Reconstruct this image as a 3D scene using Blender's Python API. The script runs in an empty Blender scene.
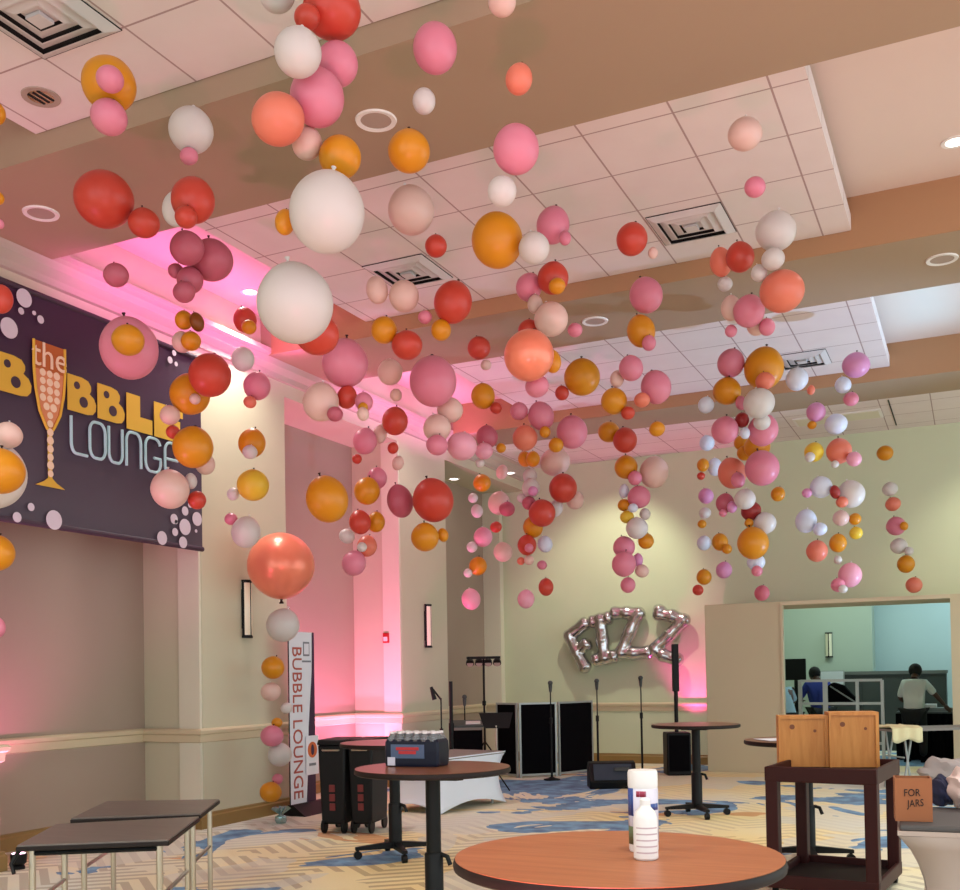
import bpy, bmesh, math, random
from mathutils import Vector, Matrix
random.seed(7)
S = bpy.context.scene
COL = S.collection
PI = math.pi
V = Vector
F, CX, CY, H = 1042.0, 480.0, 656.0, 1.5
YAW, PITCH, ROLL = math.radians(25.4), math.radians(1.11), math.radians(-0.97)
# ------------------------------------------------------------------ camera
_f = V((-math.sin(YAW), math.cos(YAW), 0)); _r = V((math.cos(YAW), math.sin(YAW), 0)); _u = V((0, 0, 1))
_f2 = _f*math.cos(PITCH) + _u*math.sin(PITCH); _u2 = _u*math.cos(PITCH) - _f*math.sin(PITCH)
_r3 = _r*math.cos(ROLL) + _u2*math.sin(ROLL); _u3 = _u2*math.cos(ROLL) - _r*math.sin(ROLL)
CAMP = V((0, 0, H))
def ray(x, y): return _r3*((x-CX)/F) - _u3*((y-CY)/F) + _f2
def on_z(x, y, z): d = ray(x, y); return CAMP + d*((z-H)/d.z)
def on_y(x, y, Y): d = ray(x, y); return CAMP + d*(Y/d.y)
def on_x(x, y, X): d = ray(x, y); return CAMP + d*(X/d.x)
def at_d(x, y, D): return CAMP + ray(x, y)*D
def depth(p): return (V(p)-CAMP).dot(_f2)
cam = bpy.data.objects.new('camera', bpy.data.cameras.new('camera')); COL.objects.link(cam)
m = Matrix((( _r3.x, _u3.x, -_f2.x, 0), (_r3.y, _u3.y, -_f2.y, 0), (_r3.z, _u3.z, -_f2.z, H), (0, 0, 0, 1)))
cam.matrix_world = m
cam.data.sensor_fit = 'HORIZONTAL'; cam.data.sensor_width = 36
cam.data.lens = F/960*36; cam.data.shift_y = (CY-445)/960; cam.data.clip_start = .05; cam.data.clip_end = 200
S.camera = cam
# ------------------------------------------------------------------ materials
def lin(c): c /= 255; return c/12.92 if c <= .04045 else ((c+.055)/1.055)**2.4
def rgb(r, g, b): return (lin(r), lin(g), lin(b), 1)
def mat(name, col, rough=.5, metal=0, **kw):
    mt = bpy.data.materials.new(name); mt.use_nodes = True
    b = mt.node_tree.nodes['Principled BSDF']
    b.inputs['Base Color'].default_value = col; b.inputs['Roughness'].default_value = rough; b.inputs['Metallic'].default_value = metal
    for k, v in kw.items(): b.inputs[k.replace('_', ' ')].default_value = v
    return mt
class NT:
    def __init__(s, mt): s.t = mt.node_tree; s.b = s.t.nodes['Principled BSDF']
    def n(s, typ, **kw):
        o = s.t.nodes.new(typ)
        for k, v in kw.items(): setattr(o, k, v)
        return o
    def l(s, a, b): s.t.links.new(a, b)
    def coord(s, scale=(1, 1, 1), loc=(0, 0, 0), rot=(0, 0, 0)):
        tc = s.n('ShaderNodeTexCoord'); mp = s.n('ShaderNodeMapping')
        mp.inputs['Scale'].default_value = scale; mp.inputs['Location'].default_value = loc; mp.inputs['Rotation'].default_value = rot
        s.l(tc.outputs['Object'], mp.inputs['Vector']); return mp.outputs['Vector']
    def noise(s, vec, scale, detail=3, rough=.5, dist=0):
        o = s.n('ShaderNodeTexNoise'); o.inputs['Scale'].default_value = scale; o.inputs['Detail'].default_value = detail
        o.inputs['Roughness'].default_value = rough; o.inputs['Distortion'].default_value = dist; s.l(vec, o.inputs['Vector']); return o.outputs['Fac']
    def ramp(s, fac, stops, interp='LINEAR'):
        o = s.n('ShaderNodeValToRGB'); cr = o.color_ramp; cr.interpolation = interp
        while len(cr.elements) < len(stops): cr.elements.new(.5)
        for e, (p, c) in zip(cr.elements, stops): e.position = p; e.color = c if len(c) == 4 else (*c, 1)
        s.l(fac, o.inputs['Fac']); return o.outputs['Color']
    def mix(s, fac, a, b):
        o = s.n('ShaderNodeMix', data_type='RGBA')
        for sock, v in ((o.inputs[0], fac), (o.inputs[6], a), (o.inputs[7], b)):
            if isinstance(v, (int, float)): sock.default_value = v
            elif isinstance(v, tuple): sock.default_value = v
            else: s.l(v, sock)
        return o.outputs[2]
    def math(s, op, a, b=None):
        o = s.n('ShaderNodeMath', operation=op)
        for k, v in enumerate((a, b)):
            if v is None: continue
            if isinstance(v, (int, float)): o.inputs[k].default_value = v
            else: s.l(v, o.inputs[k])
        return o.outputs[0]
    def bump(s, h, strength=.2, dist=.01):
        o = s.n('ShaderNodeBump'); o.inputs['Strength'].default_value = strength; o.inputs['Distance'].default_value = dist
        s.l(h, o.inputs['Height']); s.l(o.outputs['Normal'], s.b.inputs['Normal'])
def paint(name, c, amt=.06, rough=.75):
    mt = mat(name, c, rough); t = NT(mt); v = t.coord()
    d = tuple(x*(1-amt) for x in c[:3]) + (1,)
    t.l(t.mix(t.noise(v, 1.7, 4), d, c), t.b.inputs['Base Color']); t.bump(t.noise(v, 160, 2), .06, .003)
    return mt
M = {}
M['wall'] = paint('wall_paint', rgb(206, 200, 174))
M['farwall'] = paint('far_wall_paint', rgb(208, 214, 184))
M['strip'] = paint('pale_trim_paint', rgb(226, 220, 200))
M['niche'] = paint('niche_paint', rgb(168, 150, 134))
M['trim'] = paint('rail_paint', rgb(214, 198, 166), rough=.45)
M['crown'] = paint('crown_paint', rgb(188, 174, 160))
M['base'] = paint('baseboard_stain', rgb(150, 118, 66), .15, .4)
M['beam'] = paint('soffit_paint', rgb(168, 144, 120))
M['beamface'] = paint('beam_face_paint', rgb(178, 134, 98))
M['cove'] = paint('coffer_paint', rgb(226, 206, 196))
M['white'] = paint('white_paint', rgb(235, 230, 226))
M['part'] = paint('partition_vinyl', rgb(204, 190, 158), .04)
M['kgreen'] = paint('kitchen_wall_paint', rgb(186, 198, 184)); M['kblue'] = paint('kitchen_pale_paint', rgb(188, 208, 210))
def tile_mat(name, x0, y0, sx, sy):
    mt = mat(name, rgb(244, 230, 226), .85); t = NT(mt); tc = t.n('ShaderNodeTexCoord'); sp = t.n('ShaderNodeSeparateXYZ'); t.l(tc.outputs['Object'], sp.inputs[0])
    def line(o, off, s_):
        fr = t.math('FRACT', t.math('DIVIDE', t.math('SUBTRACT', o, off), s_))
        return t.math('GREATER_THAN', t.math('ABSOLUTE', t.math('SUBTRACT', fr, .5)), .5-.007/s_)
    g = t.math('MAXIMUM', line(sp.outputs[0], x0-10*sx, sx), line(sp.outputs[1], y0-20*sy, sy))
    base = t.mix(t.noise(t.coord(), 3, 5), rgb(222, 208, 206), rgb(232, 220, 218))
    t.l(t.mix(g, base, rgb(172, 146, 144)), t.b.inputs['Base Color'])
    t.bump(t.math('SUBTRACT', t.noise(t.coord(), 220, 2), g), .15, .004)
    return mt
M['tile'] = tile_mat('ceiling_tile_grid', -1.10, 6.84, .645, .66)
M['tilenear'] = tile_mat('ceiling_tile_grid_near', -1.10, 4.49, .645, .645)
M['tilefar'] = tile_mat('ceiling_tile_grid_far', -1.10, 11.33, .645, .66)
def carpet():
    mt = mat('patterned_carpet', rgb(190, 170, 130), .95); t = NT(mt); v = t.coord()
    sp = t.n('ShaderNodeSeparateXYZ'); t.l(v, sp.inputs[0]); X, Y = sp.outputs[0], sp.outputs[1]
    # zigzag bars
    tri = t.math('ABSOLUTE', t.math('SUBTRACT', t.math('FRACT', t.math('MULTIPLY', X, .95)), .5))
    ph = t.math('FRACT', t.math('MULTIPLY', t.math('ADD', Y, t.math('MULTIPLY', tri, .9)), 5.2))
    bars = t.math('GREATER_THAN', ph, .55)
    broken = t.math('GREATER_THAN', t.noise(v, 1.3, 2), .40)
    bars = t.math('MULTIPLY', bars, broken)
    big = t.noise(t.coord((1, .8, 1), (3.1, 1.7, 0)), .42, 2)
    ground = t.ramp(big, [(.36, rgb(250, 226, 160)), (.5, rgb(244, 232, 190)), (.66, rgb(224, 228, 220))])
    barc = t.ramp(big, [(.36, rgb(188, 160, 110)), (.6, rgb(184, 178, 162))])
    fade = t.n('ShaderNodeMapRange'); fade.inputs[1].default_value = 6.5; fade.inputs[2].default_value = 11.5; fade.inputs[3].default_value = .8; fade.inputs[4].default_value = .22
    t.l(Y, fade.inputs[0])
    c = t.mix(t.math('MULTIPLY', bars, fade.outputs[0]), ground, barc)
    sw = t.noise(t.coord((.85, .8, 1), (4.3, 2.1, 0), (0, 0, .35)), .62, 4, .55, 1.1)
    far = t.n('ShaderNodeMapRange'); far.inputs[1].default_value = 6; far.inputs[2].default_value = 13; far.inputs[3].default_value = 0; far.inputs[4].default_value = .09
    t.l(Y, far.inputs[0])
    blue = t.math('GREATER_THAN', t.math('ADD', sw, far.outputs[0]), .625)
    pale = t.math('GREATER_THAN', t.noise(t.coord((.8, .9, 1), (7, 3, 0), (0, 0, .2)), .55, 3, .5, .8), .50)
    orng = t.math('GREATER_THAN', t.noise(t.coord((.7, 1.2, 1), (2, 9, 0)), .7, 3, .5, .8), .67)
    c = t.mix(t.math('MULTIPLY', pale, .6), c, rgb(220, 220, 210))
    c = t.mix(t.math('MULTIPLY', orng, .75), c, rgb(214, 146, 88))
    bl = t.ramp(t.noise(v, 5, 3), [(.35, rgb(38, 96, 150)), (.65, rgb(104, 166, 210))])
    c = t.mix(t.math('MULTIPLY', blue, .88), c, bl)
    c = t.mix(t.math('MULTIPLY', t.noise(v, 60, 2), .14), c, rgb(110, 98, 80))
    t.l(c, t.b.inputs['Base Color']); t.bump(t.noise(v, 300, 2), .4, .006)
    return mt
M['carpet'] = carpet()
def wood(name, a, b, rough=.35, sc=(1.2, 14, 14), rot=0):
    mt = mat(name, a, rough); t = NT(mt); v = t.coord(sc, (0, 0, 0), (0, 0, rot))
    t.l(t.ramp(t.noise(v, 2.2, 5, .6, .6), [(.3, a), (.7, b)]), t.b.inputs['Base Color']); return mt
M['cherry'] = wood('cherry_laminate', rgb(152, 86, 52), rgb(176, 110, 70), .38, (1.2, 16, 1), YAW)
M['darkwood'] = wood('dark_wood_laminate', rgb(112, 68, 46), rgb(138, 88, 60), .3, (1.2, 16, 1), YAW)
M['pine'] = wood('orange_pine', rgb(192, 120, 50), rgb(212, 144, 70), .45, (9, 9, 1.4))
M['tabletop'] = wood('grey_brown_laminate', rgb(92, 82, 78), rgb(106, 96, 90), .33, (1, 10, 1), .6)
M['black'] = mat('black_metal', rgb(13, 13, 15), .5, 0, Specular_IOR_Level=.25)
M['blackplastic'] = mat('black_plastic', rgb(11, 11, 13), .5, 0, Specular_IOR_Level=.25)
M['blackfabric'] = mat('black_fabric', rgb(6, 5, 8), .95, 0, Specular_IOR_Level=.1)
M['edge'] = mat('dark_edge_band', rgb(26, 15, 13), .55, 0, Specular_IOR_Level=.25)
M['cart'] = mat('maroon_plastic', rgb(52, 15, 14), .5, 0, Specular_IOR_Level=.2)
M['cartdark'] = mat('dark_maroon_plastic', rgb(28, 12, 12), .6, 0, Specular_IOR_Level=.15)
M['chrome'] = mat('brushed_steel', rgb(190, 180, 168), .3, 1)
M['alu'] = mat('painted_aluminium', rgb(170, 176, 172), .4, .3)
M['foil'] = mat('silver_foil', rgb(206, 206, 208), .2, 1)
M['spandex'] = mat('white_spandex', rgb(236, 243, 254), .7)
M['spandexgrey'] = mat('pinkish_grey_spandex', rgb(176, 158, 150), .7)
M['greytop'] = mat('grey_table_cover', rgb(128, 122, 116), .7)
M['cardboard'] = mat('brown_cardboard', rgb(150, 92, 58), .8)
M['ink'] = mat('black_marker', rgb(30, 20, 18), .8)
M['purple'] = mat('dark_purple_print', rgb(58, 32, 62), .6)
M['paper'] = mat('white_print', rgb(228, 232, 240), .6)
M['redprint'] = mat('brick_red_print', rgb(176, 84, 70), .6)
M['greyprint'] = mat('grey_print', rgb(120, 126, 134), .6)
M['orangeprint'] = mat('orange_print', rgb(206, 104, 52), .6)
M['gold'] = mat('gold_print', rgb(222, 178, 60), .6); M['neon'] = mat('pale_blue_print', rgb(176, 216, 222), .6)
M['bubble'] = mat('pale_lilac_print', rgb(218, 206, 220), .6); M['glassfill'] = mat('amber_print', rgb(188, 96, 38), .6); M['peachprint'] = mat('cream_bubble_print', rgb(246, 214, 186), .6)
M['plum'] = mat('plum_print', rgb(62, 44, 60), .6)
def sign_mat():
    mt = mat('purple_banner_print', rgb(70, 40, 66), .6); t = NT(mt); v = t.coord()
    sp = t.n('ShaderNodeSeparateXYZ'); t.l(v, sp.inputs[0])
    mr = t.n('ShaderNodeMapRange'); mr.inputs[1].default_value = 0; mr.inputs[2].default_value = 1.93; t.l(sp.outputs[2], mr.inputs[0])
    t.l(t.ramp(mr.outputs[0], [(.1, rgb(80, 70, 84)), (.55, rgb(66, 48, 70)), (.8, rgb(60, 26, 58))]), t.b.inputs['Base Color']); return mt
M['sign'] = sign_mat()
M['skin'] = mat('dark_skin', rgb(84, 54, 42), .55); M['hair'] = mat('black_hair', rgb(14, 12, 12), .8)
M['shirt'] = mat('white_shirt', rgb(214, 218, 214), .85); M['blueshirt'] = mat('royal_blue_shirt', rgb(36, 52, 140), .85)
M['paleshirt'] = mat('pale_blue_shirt', rgb(170, 204, 226), .85); M['trousers'] = mat('black_trousers', rgb(20, 20, 22), .9)
M['steel'] = mat('dull_steel', rgb(116, 122, 118), .45, .6); M['darksteel'] = mat('dark_steel', rgb(74, 80, 78), .5, .4)
M['cream'] = mat('cream_cloth', rgb(226, 214, 170), .9); M['navy'] = mat('navy_fabric', rgb(36, 40, 70), .9)
M['greycloth'] = mat('grey_knit', rgb(150, 140, 138), .95); M['fleece'] = mat('pale_pink_fleece', rgb(226, 204, 200), .95)
M['red'] = mat('red_plastic', rgb(176, 26, 34), .4)
M['whiteplastic'] = mat('white_plastic', rgb(232, 226, 226), .35)
M['bluelabel'] = mat('blue_label', rgb(40, 70, 140), .4); M['redlabel'] = mat('dark_red_label', rgb(150, 40, 70), .4); M['lilaclabel'] = mat('pale_lilac_label', rgb(206, 200, 216), .4); M['greenlabel'] = mat('olive_label', rgb(92, 100, 70), .5)
M['pet'] = mat('clear_bottle_plastic', rgb(200, 205, 210), .12, Transmission_Weight=.75, IOR=1.2)
M['wrap'] = mat('dark_blue_shrink_wrap', rgb(16, 18, 38), .38, 0, Specular_IOR_Level=.25)
M['ventdark'] = mat('vent_shadow_gap', rgb(26, 20, 20), .9); M['vent'] = mat('vent_enamel', rgb(208, 200, 200), .5)
M['grille'] = mat('speaker_grille', rgb(170, 150, 138), .7)
M['knot'] = mat('balloon_knot', rgb(48, 20, 16), .6)
M['foilweight'] = mat('teal_foil', rgb(160, 190, 190), .25, .8)
def emit(name, col, s):
    mt = bpy.data.materials.new(name); mt.use_nodes = True; b = mt.node_tree.nodes['Principled BSDF']
    b.inputs['Base Color'].default_value = (0, 0, 0, 1); b.inputs['Emission Color'].default_value = col; b.inputs['Emission Strength'].default_value = s; return mt
M['lamp'] = emit('lamp_lens', (1, .93, .85, 1), 6); M['sconcelight'] = mat('sconce_diffuser', rgb(240, 230, 205), .3)
M['downlens'] = mat('unlit_reflector', rgb(206, 190, 184), .15, .9)
# balloons
def balloon_mat(name, c, rough=.36, metal=0, trans=.18):
    mt = mat(name, c, rough, metal); t = NT(mt)
    if trans:
        tr = t.n('ShaderNodeBsdfTranslucent'); tr.inputs['Color'].default_value = c
        mx = t.n('ShaderNodeMixShader'); mx.inputs[0].default_value = trans
        out = t.t.nodes['Material Output']; t.l(t.b.outputs[0], mx.inputs[1]); t.l(tr.outputs[0], mx.inputs[2]); t.l(mx.outputs[0], out.inputs['Surface'])
    return mt
BC = {'W': ('white', rgb(220, 213, 210), .36, 0), 'B': ('pale blush', rgb(232, 196, 186), .32, 0), 'P': ('pink', rgb(226, 134, 158), .36, 0),
      'R': ('dusky pink', rgb(196, 98, 118), .4, 0), 'L': ('light pink', rgb(240, 168, 190), .34, 0), 'Y': ('mustard', rgb(222, 146, 22), .36, 0),
      'C': ('coral red', rgb(206, 70, 54), .36, 0), 'S': ('salmon', rgb(234, 130, 106), .36, 0), 'M': ('metallic coral', rgb(246, 138, 110), .28, .3),
      'D': ('dark red', rgb(164, 48, 48), .36, 0), 'E': ('lemon yellow', rgb(236, 200, 60), .36, 0), 'V': ('lilac lit pink', rgb(222, 150, 196), .36, 0), 'I': ('cool lit white', rgb(222, 228, 244), .36, 0), 'N': ('brown', rgb(140, 74, 18), .4, 0)}  # V and I: pink and white latex with coloured light mixed in
BM = {k: balloon_mat(v[0].replace(' ', '_')+'_latex', v[1], v[2], v[3], 0 if v[3] else .18) for k, v in BC.items()}
# ------------------------------------------------------------------ geometry helpers
class MB:
    def __init__(s): s.b = bmesh.new()
    def hexa(s, pts, mi=0):   # 8 points: bottom ring 4, top ring 4
        v = [s.b.verts.new(p) for p in pts]
        for q in ((3, 2, 1, 0), (4, 5, 6, 7), (0, 1, 5, 4), (1, 2, 6, 5), (2, 3, 7, 6), (3, 0, 4, 7)): s.b.faces.new([v[i] for i in q]).material_index = mi
        return s
    def box(s, x0, x1, y0, y1, z0, z1): return s.hexa([(x0, y0, z0), (x1, y0, z0), (x1, y1, z0), (x0, y1, z0), (x0, y0, z1), (x1, y0, z1), (x1, y1, z1), (x0, y1, z1)])
    def obox(s, c, ax, ay, az, hx, hy, hz):
        c, ax, ay, az = V(c), V(ax).normalized(), V(ay).normalized(), V(az).normalized()
        return s.hexa([c+ax*(i*hx)+ay*(j*hy)+az*(k*hz) for k in (-1, 1) for i, j in ((-1, -1), (1, -1), (1, 1), (-1, 1))])
    def prism(s, pts, d):     # polygon points extruded along d
        d = V(d); a = [s.b.verts.new(p) for p in pts]; b = [s.b.verts.new(V(p)+d) for p in pts]; n = len(pts)
        s.b.faces.new(a[::-1]); s.b.faces.new(b)
        for i in range(n): s.b.faces.new((a[i], a[(i+1) % n], b[(i+1) % n], b[i]))
        return s
    def tube(s, pts, rad, seg=10, flat=None, cap=True):
        pts = [V(p) for p in pts]; n = len(pts); rad = rad if isinstance(rad, (list, tuple)) else [rad]*n; rings = []
        up = None
        for i, p in enumerate(pts):
            t = (pts[min(i+1, n-1)]-pts[max(i-1, 0)]).normalized()
            if up is None:
                up = V((0, 0, 1)) if abs(t.z) < .9 else V((1, 0, 0))
                if flat is not None: up = V(flat)
            a = t.cross(up); a = a.normalized() if a.length > 1e-6 else t.orthogonal().normalized(); b = a.cross(t).normalized()
            if flat is None: up = b
            rings.append([s.b.verts.new(p+(a*math.cos(k*2*PI/seg)+b*math.sin(k*2*PI/seg))*rad[i]) for k in range(seg)])
        for i in range(n-1):
            for k in range(seg): s.b.faces.new((rings[i][k], rings[i][(k+1) % seg], rings[i+1][(k+1) % seg], rings[i+1][k]))
        if cap:
            s.b.faces.new(rings[0][::-1]); s.b.faces.new(rings[-1])
        return s
    def lathe(s, c, prof, seg=24, axis='z', ring=False):   # prof: (r, h)
        c = V(c); rings = []
        for r, h in prof:
            rg = []
            for k in range(seg):
                a = k*2*PI/seg; x, y = r*math.cos(a), r*math.sin(a)
                rg.append(s.b.verts.new(c + (V((x, y, h)) if axis == 'z' else V((h, x, y)) if axis == 'x' else V((y, h, x)))))
            rings.append(rg)
        for i in range(len(rings)-1):
            for k in range(seg): s.b.faces.new((rings[i][k], rings[i][(k+1) % seg], rings[i+1][(k+1) % seg], rings[i+1][k]))
        if ring:
            for k in range(seg): s.b.faces.new((rings[-1][k], rings[-1][(k+1) % seg], rings[0][(k+1) % seg], rings[0][k]))
            return s
        s.b.faces.new(rings[0][::-1]); s.b.faces.new(rings[-1]); return s
    def ball(s, c, r, sc=(1, 1, 1), u=16, v=10):
        bmesh.ops.create_uvsphere(s.b, u_segments=u, v_segments=v, radius=1, matrix=Matrix.Translation(c) @ Matrix.Diagonal((r*sc[0], r*sc[1], r*sc[2], 1))); return s
    def build(s, name, material, parent=None, org=(0, 0, 0), smooth=True, bevel=0, kind=None):
        bmesh.ops.recalc_face_normals(s.b, faces=s.b.faces[:])
        p = parent; o = V(org)
        if p is not None: o = V(p['_o'])
        for v in s.b.verts: v.co -= o
        me = bpy.data.meshes.new(name); s.b.to_mesh(me); s.b.free(); me.materials.append(material)
        ob = bpy.data.objects.new(name, me); COL.objects.link(ob)
        if parent is not None: ob.parent = parent
        else: ob.location = o
        ob['_o'] = tuple(o)
        if bevel:
            md = ob.modifiers.new('bevel', 'BEVEL'); md.width = bevel; md.segments = 2; md.limit_method = 'ANGLE'; md.angle_limit = .6
        if smooth:
            me.polygons.foreach_set('use_smooth', [True]*len(me.polygons))
            if hasattr(me, 'set_sharp_from_angle'): me.set_sharp_from_angle(angle=.6)
        if kind: ob['kind'] = kind
        return ob
def thing(name, label, cat, loc, group=None):
    o = bpy.data.objects.new(name, None); COL.objects.link(o); o.location = loc; o['_o'] = tuple(loc); o.empty_display_size = .1
    return tag(o, label, cat, group)
def tag(o, label, cat, group=None):
    o['label'] = label; o['category'] = cat
    if group: o['group'] = group
    return o
def dup(o, parent=None, delta=None):
    c = o.copy(); COL.objects.link(c)
    if parent: c.parent = parent
    elif delta is not None: c.location = V(o.location)+V(delta); c['_o'] = tuple(V(o['_o'])+V(delta))
    for ch in list(o.children): dup(ch, c)
    return c
def text(name, body, material, parent, org, dx, dy, size, thick=.002, align='CENTER', sx=1):
    cu = bpy.data.curves.new('txt', 'FONT'); cu.body = body; cu.size = size; cu.extrude = thick; cu.align_x = align; cu.align_y = 'CENTER'; cu.resolution_u = 3
    tmp = bpy.data.objects.new('txt', cu); COL.objects.link(tmp)
    dg = bpy.context.evaluated_depsgraph_get(); me = bpy.data.meshes.new_from_object(tmp.evaluated_get(dg)); bpy.data.objects.remove(tmp)
    dx, dy = V(dx).normalized(), V(dy).normalized(); dz = dx.cross(dy); o = V(parent['_o'])
    for v in me.vertices: v.co = V(org)-o + dx*v.co.x*sx + dy*v.co.y + dz*v.co.z
    me.materials.clear(); me.materials.append(material); me.name = name
    ob = bpy.data.objects.new(name, me); COL.objects.link(ob); ob.parent = parent; ob['_o'] = tuple(o); return ob
def struct(mb, name, material, org=(0, 0, 0), smooth=False, bevel=0): return mb.build(name, material, None, org, smooth, bevel, 'structure')
ZC = 5.1
# ------------------------------------------------------------------ room shell
struct(MB().box(-9, 7, -5, 24, -.2, 0), 'floor', M['carpet'])
XP, XS, XN = -7.1, -7.37, -7.86
NI = [(5.93, 8.35), (9.84, 12.45), (13.85, 16.9)]
PIL = [(-5, 5.93), (8.35, 9.84), (12.45, 13.85)]
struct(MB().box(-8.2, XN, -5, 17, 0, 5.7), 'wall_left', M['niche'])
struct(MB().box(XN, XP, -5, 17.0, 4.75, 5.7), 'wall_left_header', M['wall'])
for k, (a, b) in enumerate(PIL):
    ch = .09
    struct(MB().prism([(XN, a, 0), (XS, a, 0), (XS, a, 0), (XP-ch*.0, a, 0), (XP, a, 0), (XP, b, 0), (XN, b, 0)][0:1] + [(XN, a+.0, 0), (XP-.02, a, 0), (XP, a+.02, 0), (XP, b-.02, 0), (XP-.02, b, 0), (XN, b, 0)][1:], (0, 0, 4.75)), f'wall_left_pier_{k+1}', M['wall'])
    if k: struct(MB().box(XS, XP, a-.03, a, .16, .88).box(XS, XP, a-.03, a, 1.01, 4.75), f'trim_pier_edge_{k}', M['strip'])
struct(MB().box(XN, -7.54, 16.75, 16.9, 0, 4.75), 'trim_far_corner', M['strip'])
def molding(name, path, z0, z1, out, material, prof=None):
    """rail that follows a plan polyline (points along wall face), sticking out to the right-hand side of travel by out"""
    mb = MB(); P = [V((x, y, 0)) for x, y in path]; n = len(P)
    prof = prof or [(0, z0), (out, z0), (out, z1), (0, z1)]
    nrm = []
    for i in range(n):
        ds = []
        if i: ds.append((P[i]-P[i-1]).normalized())
        if i < n-1: ds.append((P[i+1]-P[i]).normalized())
        ns = [V((d.y, -d.x, 0)) for d in ds]
        q = sum(ns, V()); q.normalize(); q /= max(.3, q.dot(ns[0])); nrm.append(q)
    rings = [[mb.b.verts.new(P[i]+nrm[i]*o+V((0, 0, z))) for o, z in prof] for i in range(n)]
    k = len(prof)
    for i in range(n-1):
        for j in range(k): mb.b.faces.new((rings[i][j], rings[i][(j+1) % k], rings[i+1][(j+1) % k], rings[i+1][j]))
    mb.b.faces.new(rings[0][::-1]); mb.b.faces.new(rings[-1])
    return struct(mb, name, material)
path = [(XP, -5), (XP, 5.93), (XN, 5.93), (XN, 8.32), (XP, 8.32), (XP, 9.84), (XN, 9.84), (XN, 12.42), (XP, 12.42), (XP, 13.85), (XN, 13.85), (XN, 16.75), (-7.54, 16.75), (-7.54, 16.9), (-2.74, 16.9)]
rail = [(0, .87), (.02, .88), (.025, .95), (.05, .965), (.055, .995), (.04, 1.012), (0, 1.016)]
molding('trim_chair_rail', path, 0, 0, 0, M['trim'], rail)
molding('baseboard_left', path, 0, 0, 0, M['base'], [(0, 0), (.03, 0), (.03, .12), (.018, .135), (.018, .155), (0, .16)])
crown = [(0, 4.9), (.03, 4.91), (.035, 4.97), (.09, 5.03), (.10, 5.1), (.15, 5.12), (.15, 5.17), (0, 5.17)]
molding('trim_crown', [(XP, -5), (XP, 16.9)], 0, 0, 0, M['crown'], crown)
# far wall with the opening behind the partition
OX0, OX1, OZ = -2.74, .35, 2.56
struct(MB().box(-8.2, OX0, 16.9, 17.1, 0, 5.7), 'wall_far', M['farwall'])
struct(MB().box(OX0, OX1, 16.9, 17.1, OZ, 5.7), 'wall_far_above_opening', M['farwall'])
struct(MB().box(OX1, 7, 16.9, 17.1, 0, 5.7), 'wall_far_right', M['farwall'])
# ceiling
struct(MB().box(-8.2, 7, -5, 17.1, 5.55, 5.7), 'ceiling', M['cove'])
for k, (a, b) in enumerate([(5.12, 6.40), (9.40, 10.68), (13.85, 14.8)]):
    struct(MB().box(XP, 7, a, b, ZC, 5.56), f'ceiling_beam_{k+1}', M['beam'])
    struct(MB().box(XP+.15, 7, a-.012, a, ZC, 5.555), f'trim_beam_face_{k+1}', M['beamface' if k else 'beam'])
struct(MB().box(-5.72, -.87, -4.5, 5.10, 5.26, 5.40), 'ceiling_panel_near', M['tilenear'])
struct(MB().box(-5.72, -.87, 6.41, 9.38, 5.26, 5.40), 'ceiling_panel_middle', M['tile'])
struct(MB().box(-5.72, -.87, 10.69, 13.83, 5.26, 5.40), 'ceiling_panel_far', M['tilefar'])
struct(MB().box(XP, 7, 14.8, 16.9, 5.13, 5.2), 'ceiling_far_strip', M['tilefar'])
# partition standing open in front of the far wall
PY = 15.75
pl, pr, jl = on_y(706.3, 690, PY).x, on_y(784.3, 690, PY).x, on_y(952.3, 690, PY).x
pz = on_y(706, 605, PY).z
struct(MB().box(pl, pr-.03, PY, PY+.1, 0, pz), 'wall_partition', M['part'], bevel=.006)
struct(MB().box(pr-.03, pr, PY-.02, PY+.1, 0, pz), 'trim_opening_left', M['trim'])
struct(MB().box(pr, jl, PY-.02, PY+.1, pz-.055, pz), 'trim_opening_head', M['trim'])
struct(MB().box(jl, jl+2.5, PY, PY+.1, 0, pz), 'wall_partition_right', M['part'])
struct(MB().box(pl, jl+2.5, PY+.1, 16.9, pz-.05, pz), 'ceiling_partition_pocket', M['part'])
# room behind the opening
struct(MB().box(-6, -1.78, 21.4, 22.2, 0, 4), 'wall_kitchen_left', M['kgreen'])
struct(MB().box(-1.78, 4, 22, 22.2, 0, 4), 'wall_kitchen_right', M['kblue'])
struct(MB().box(-6.2, -6, 17, 22, 0, 4), 'wall_kitchen_side', M['kgreen'])
struct(MB().box(4, 4.2, 17, 22, 0, 4), 'wall_kitchen_far_side', M['kgreen'])
struct(MB().box(-6.2, 4.2, 17.1, 22.2, 4, 4.1), 'ceiling_kitchen', M['white'])
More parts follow.
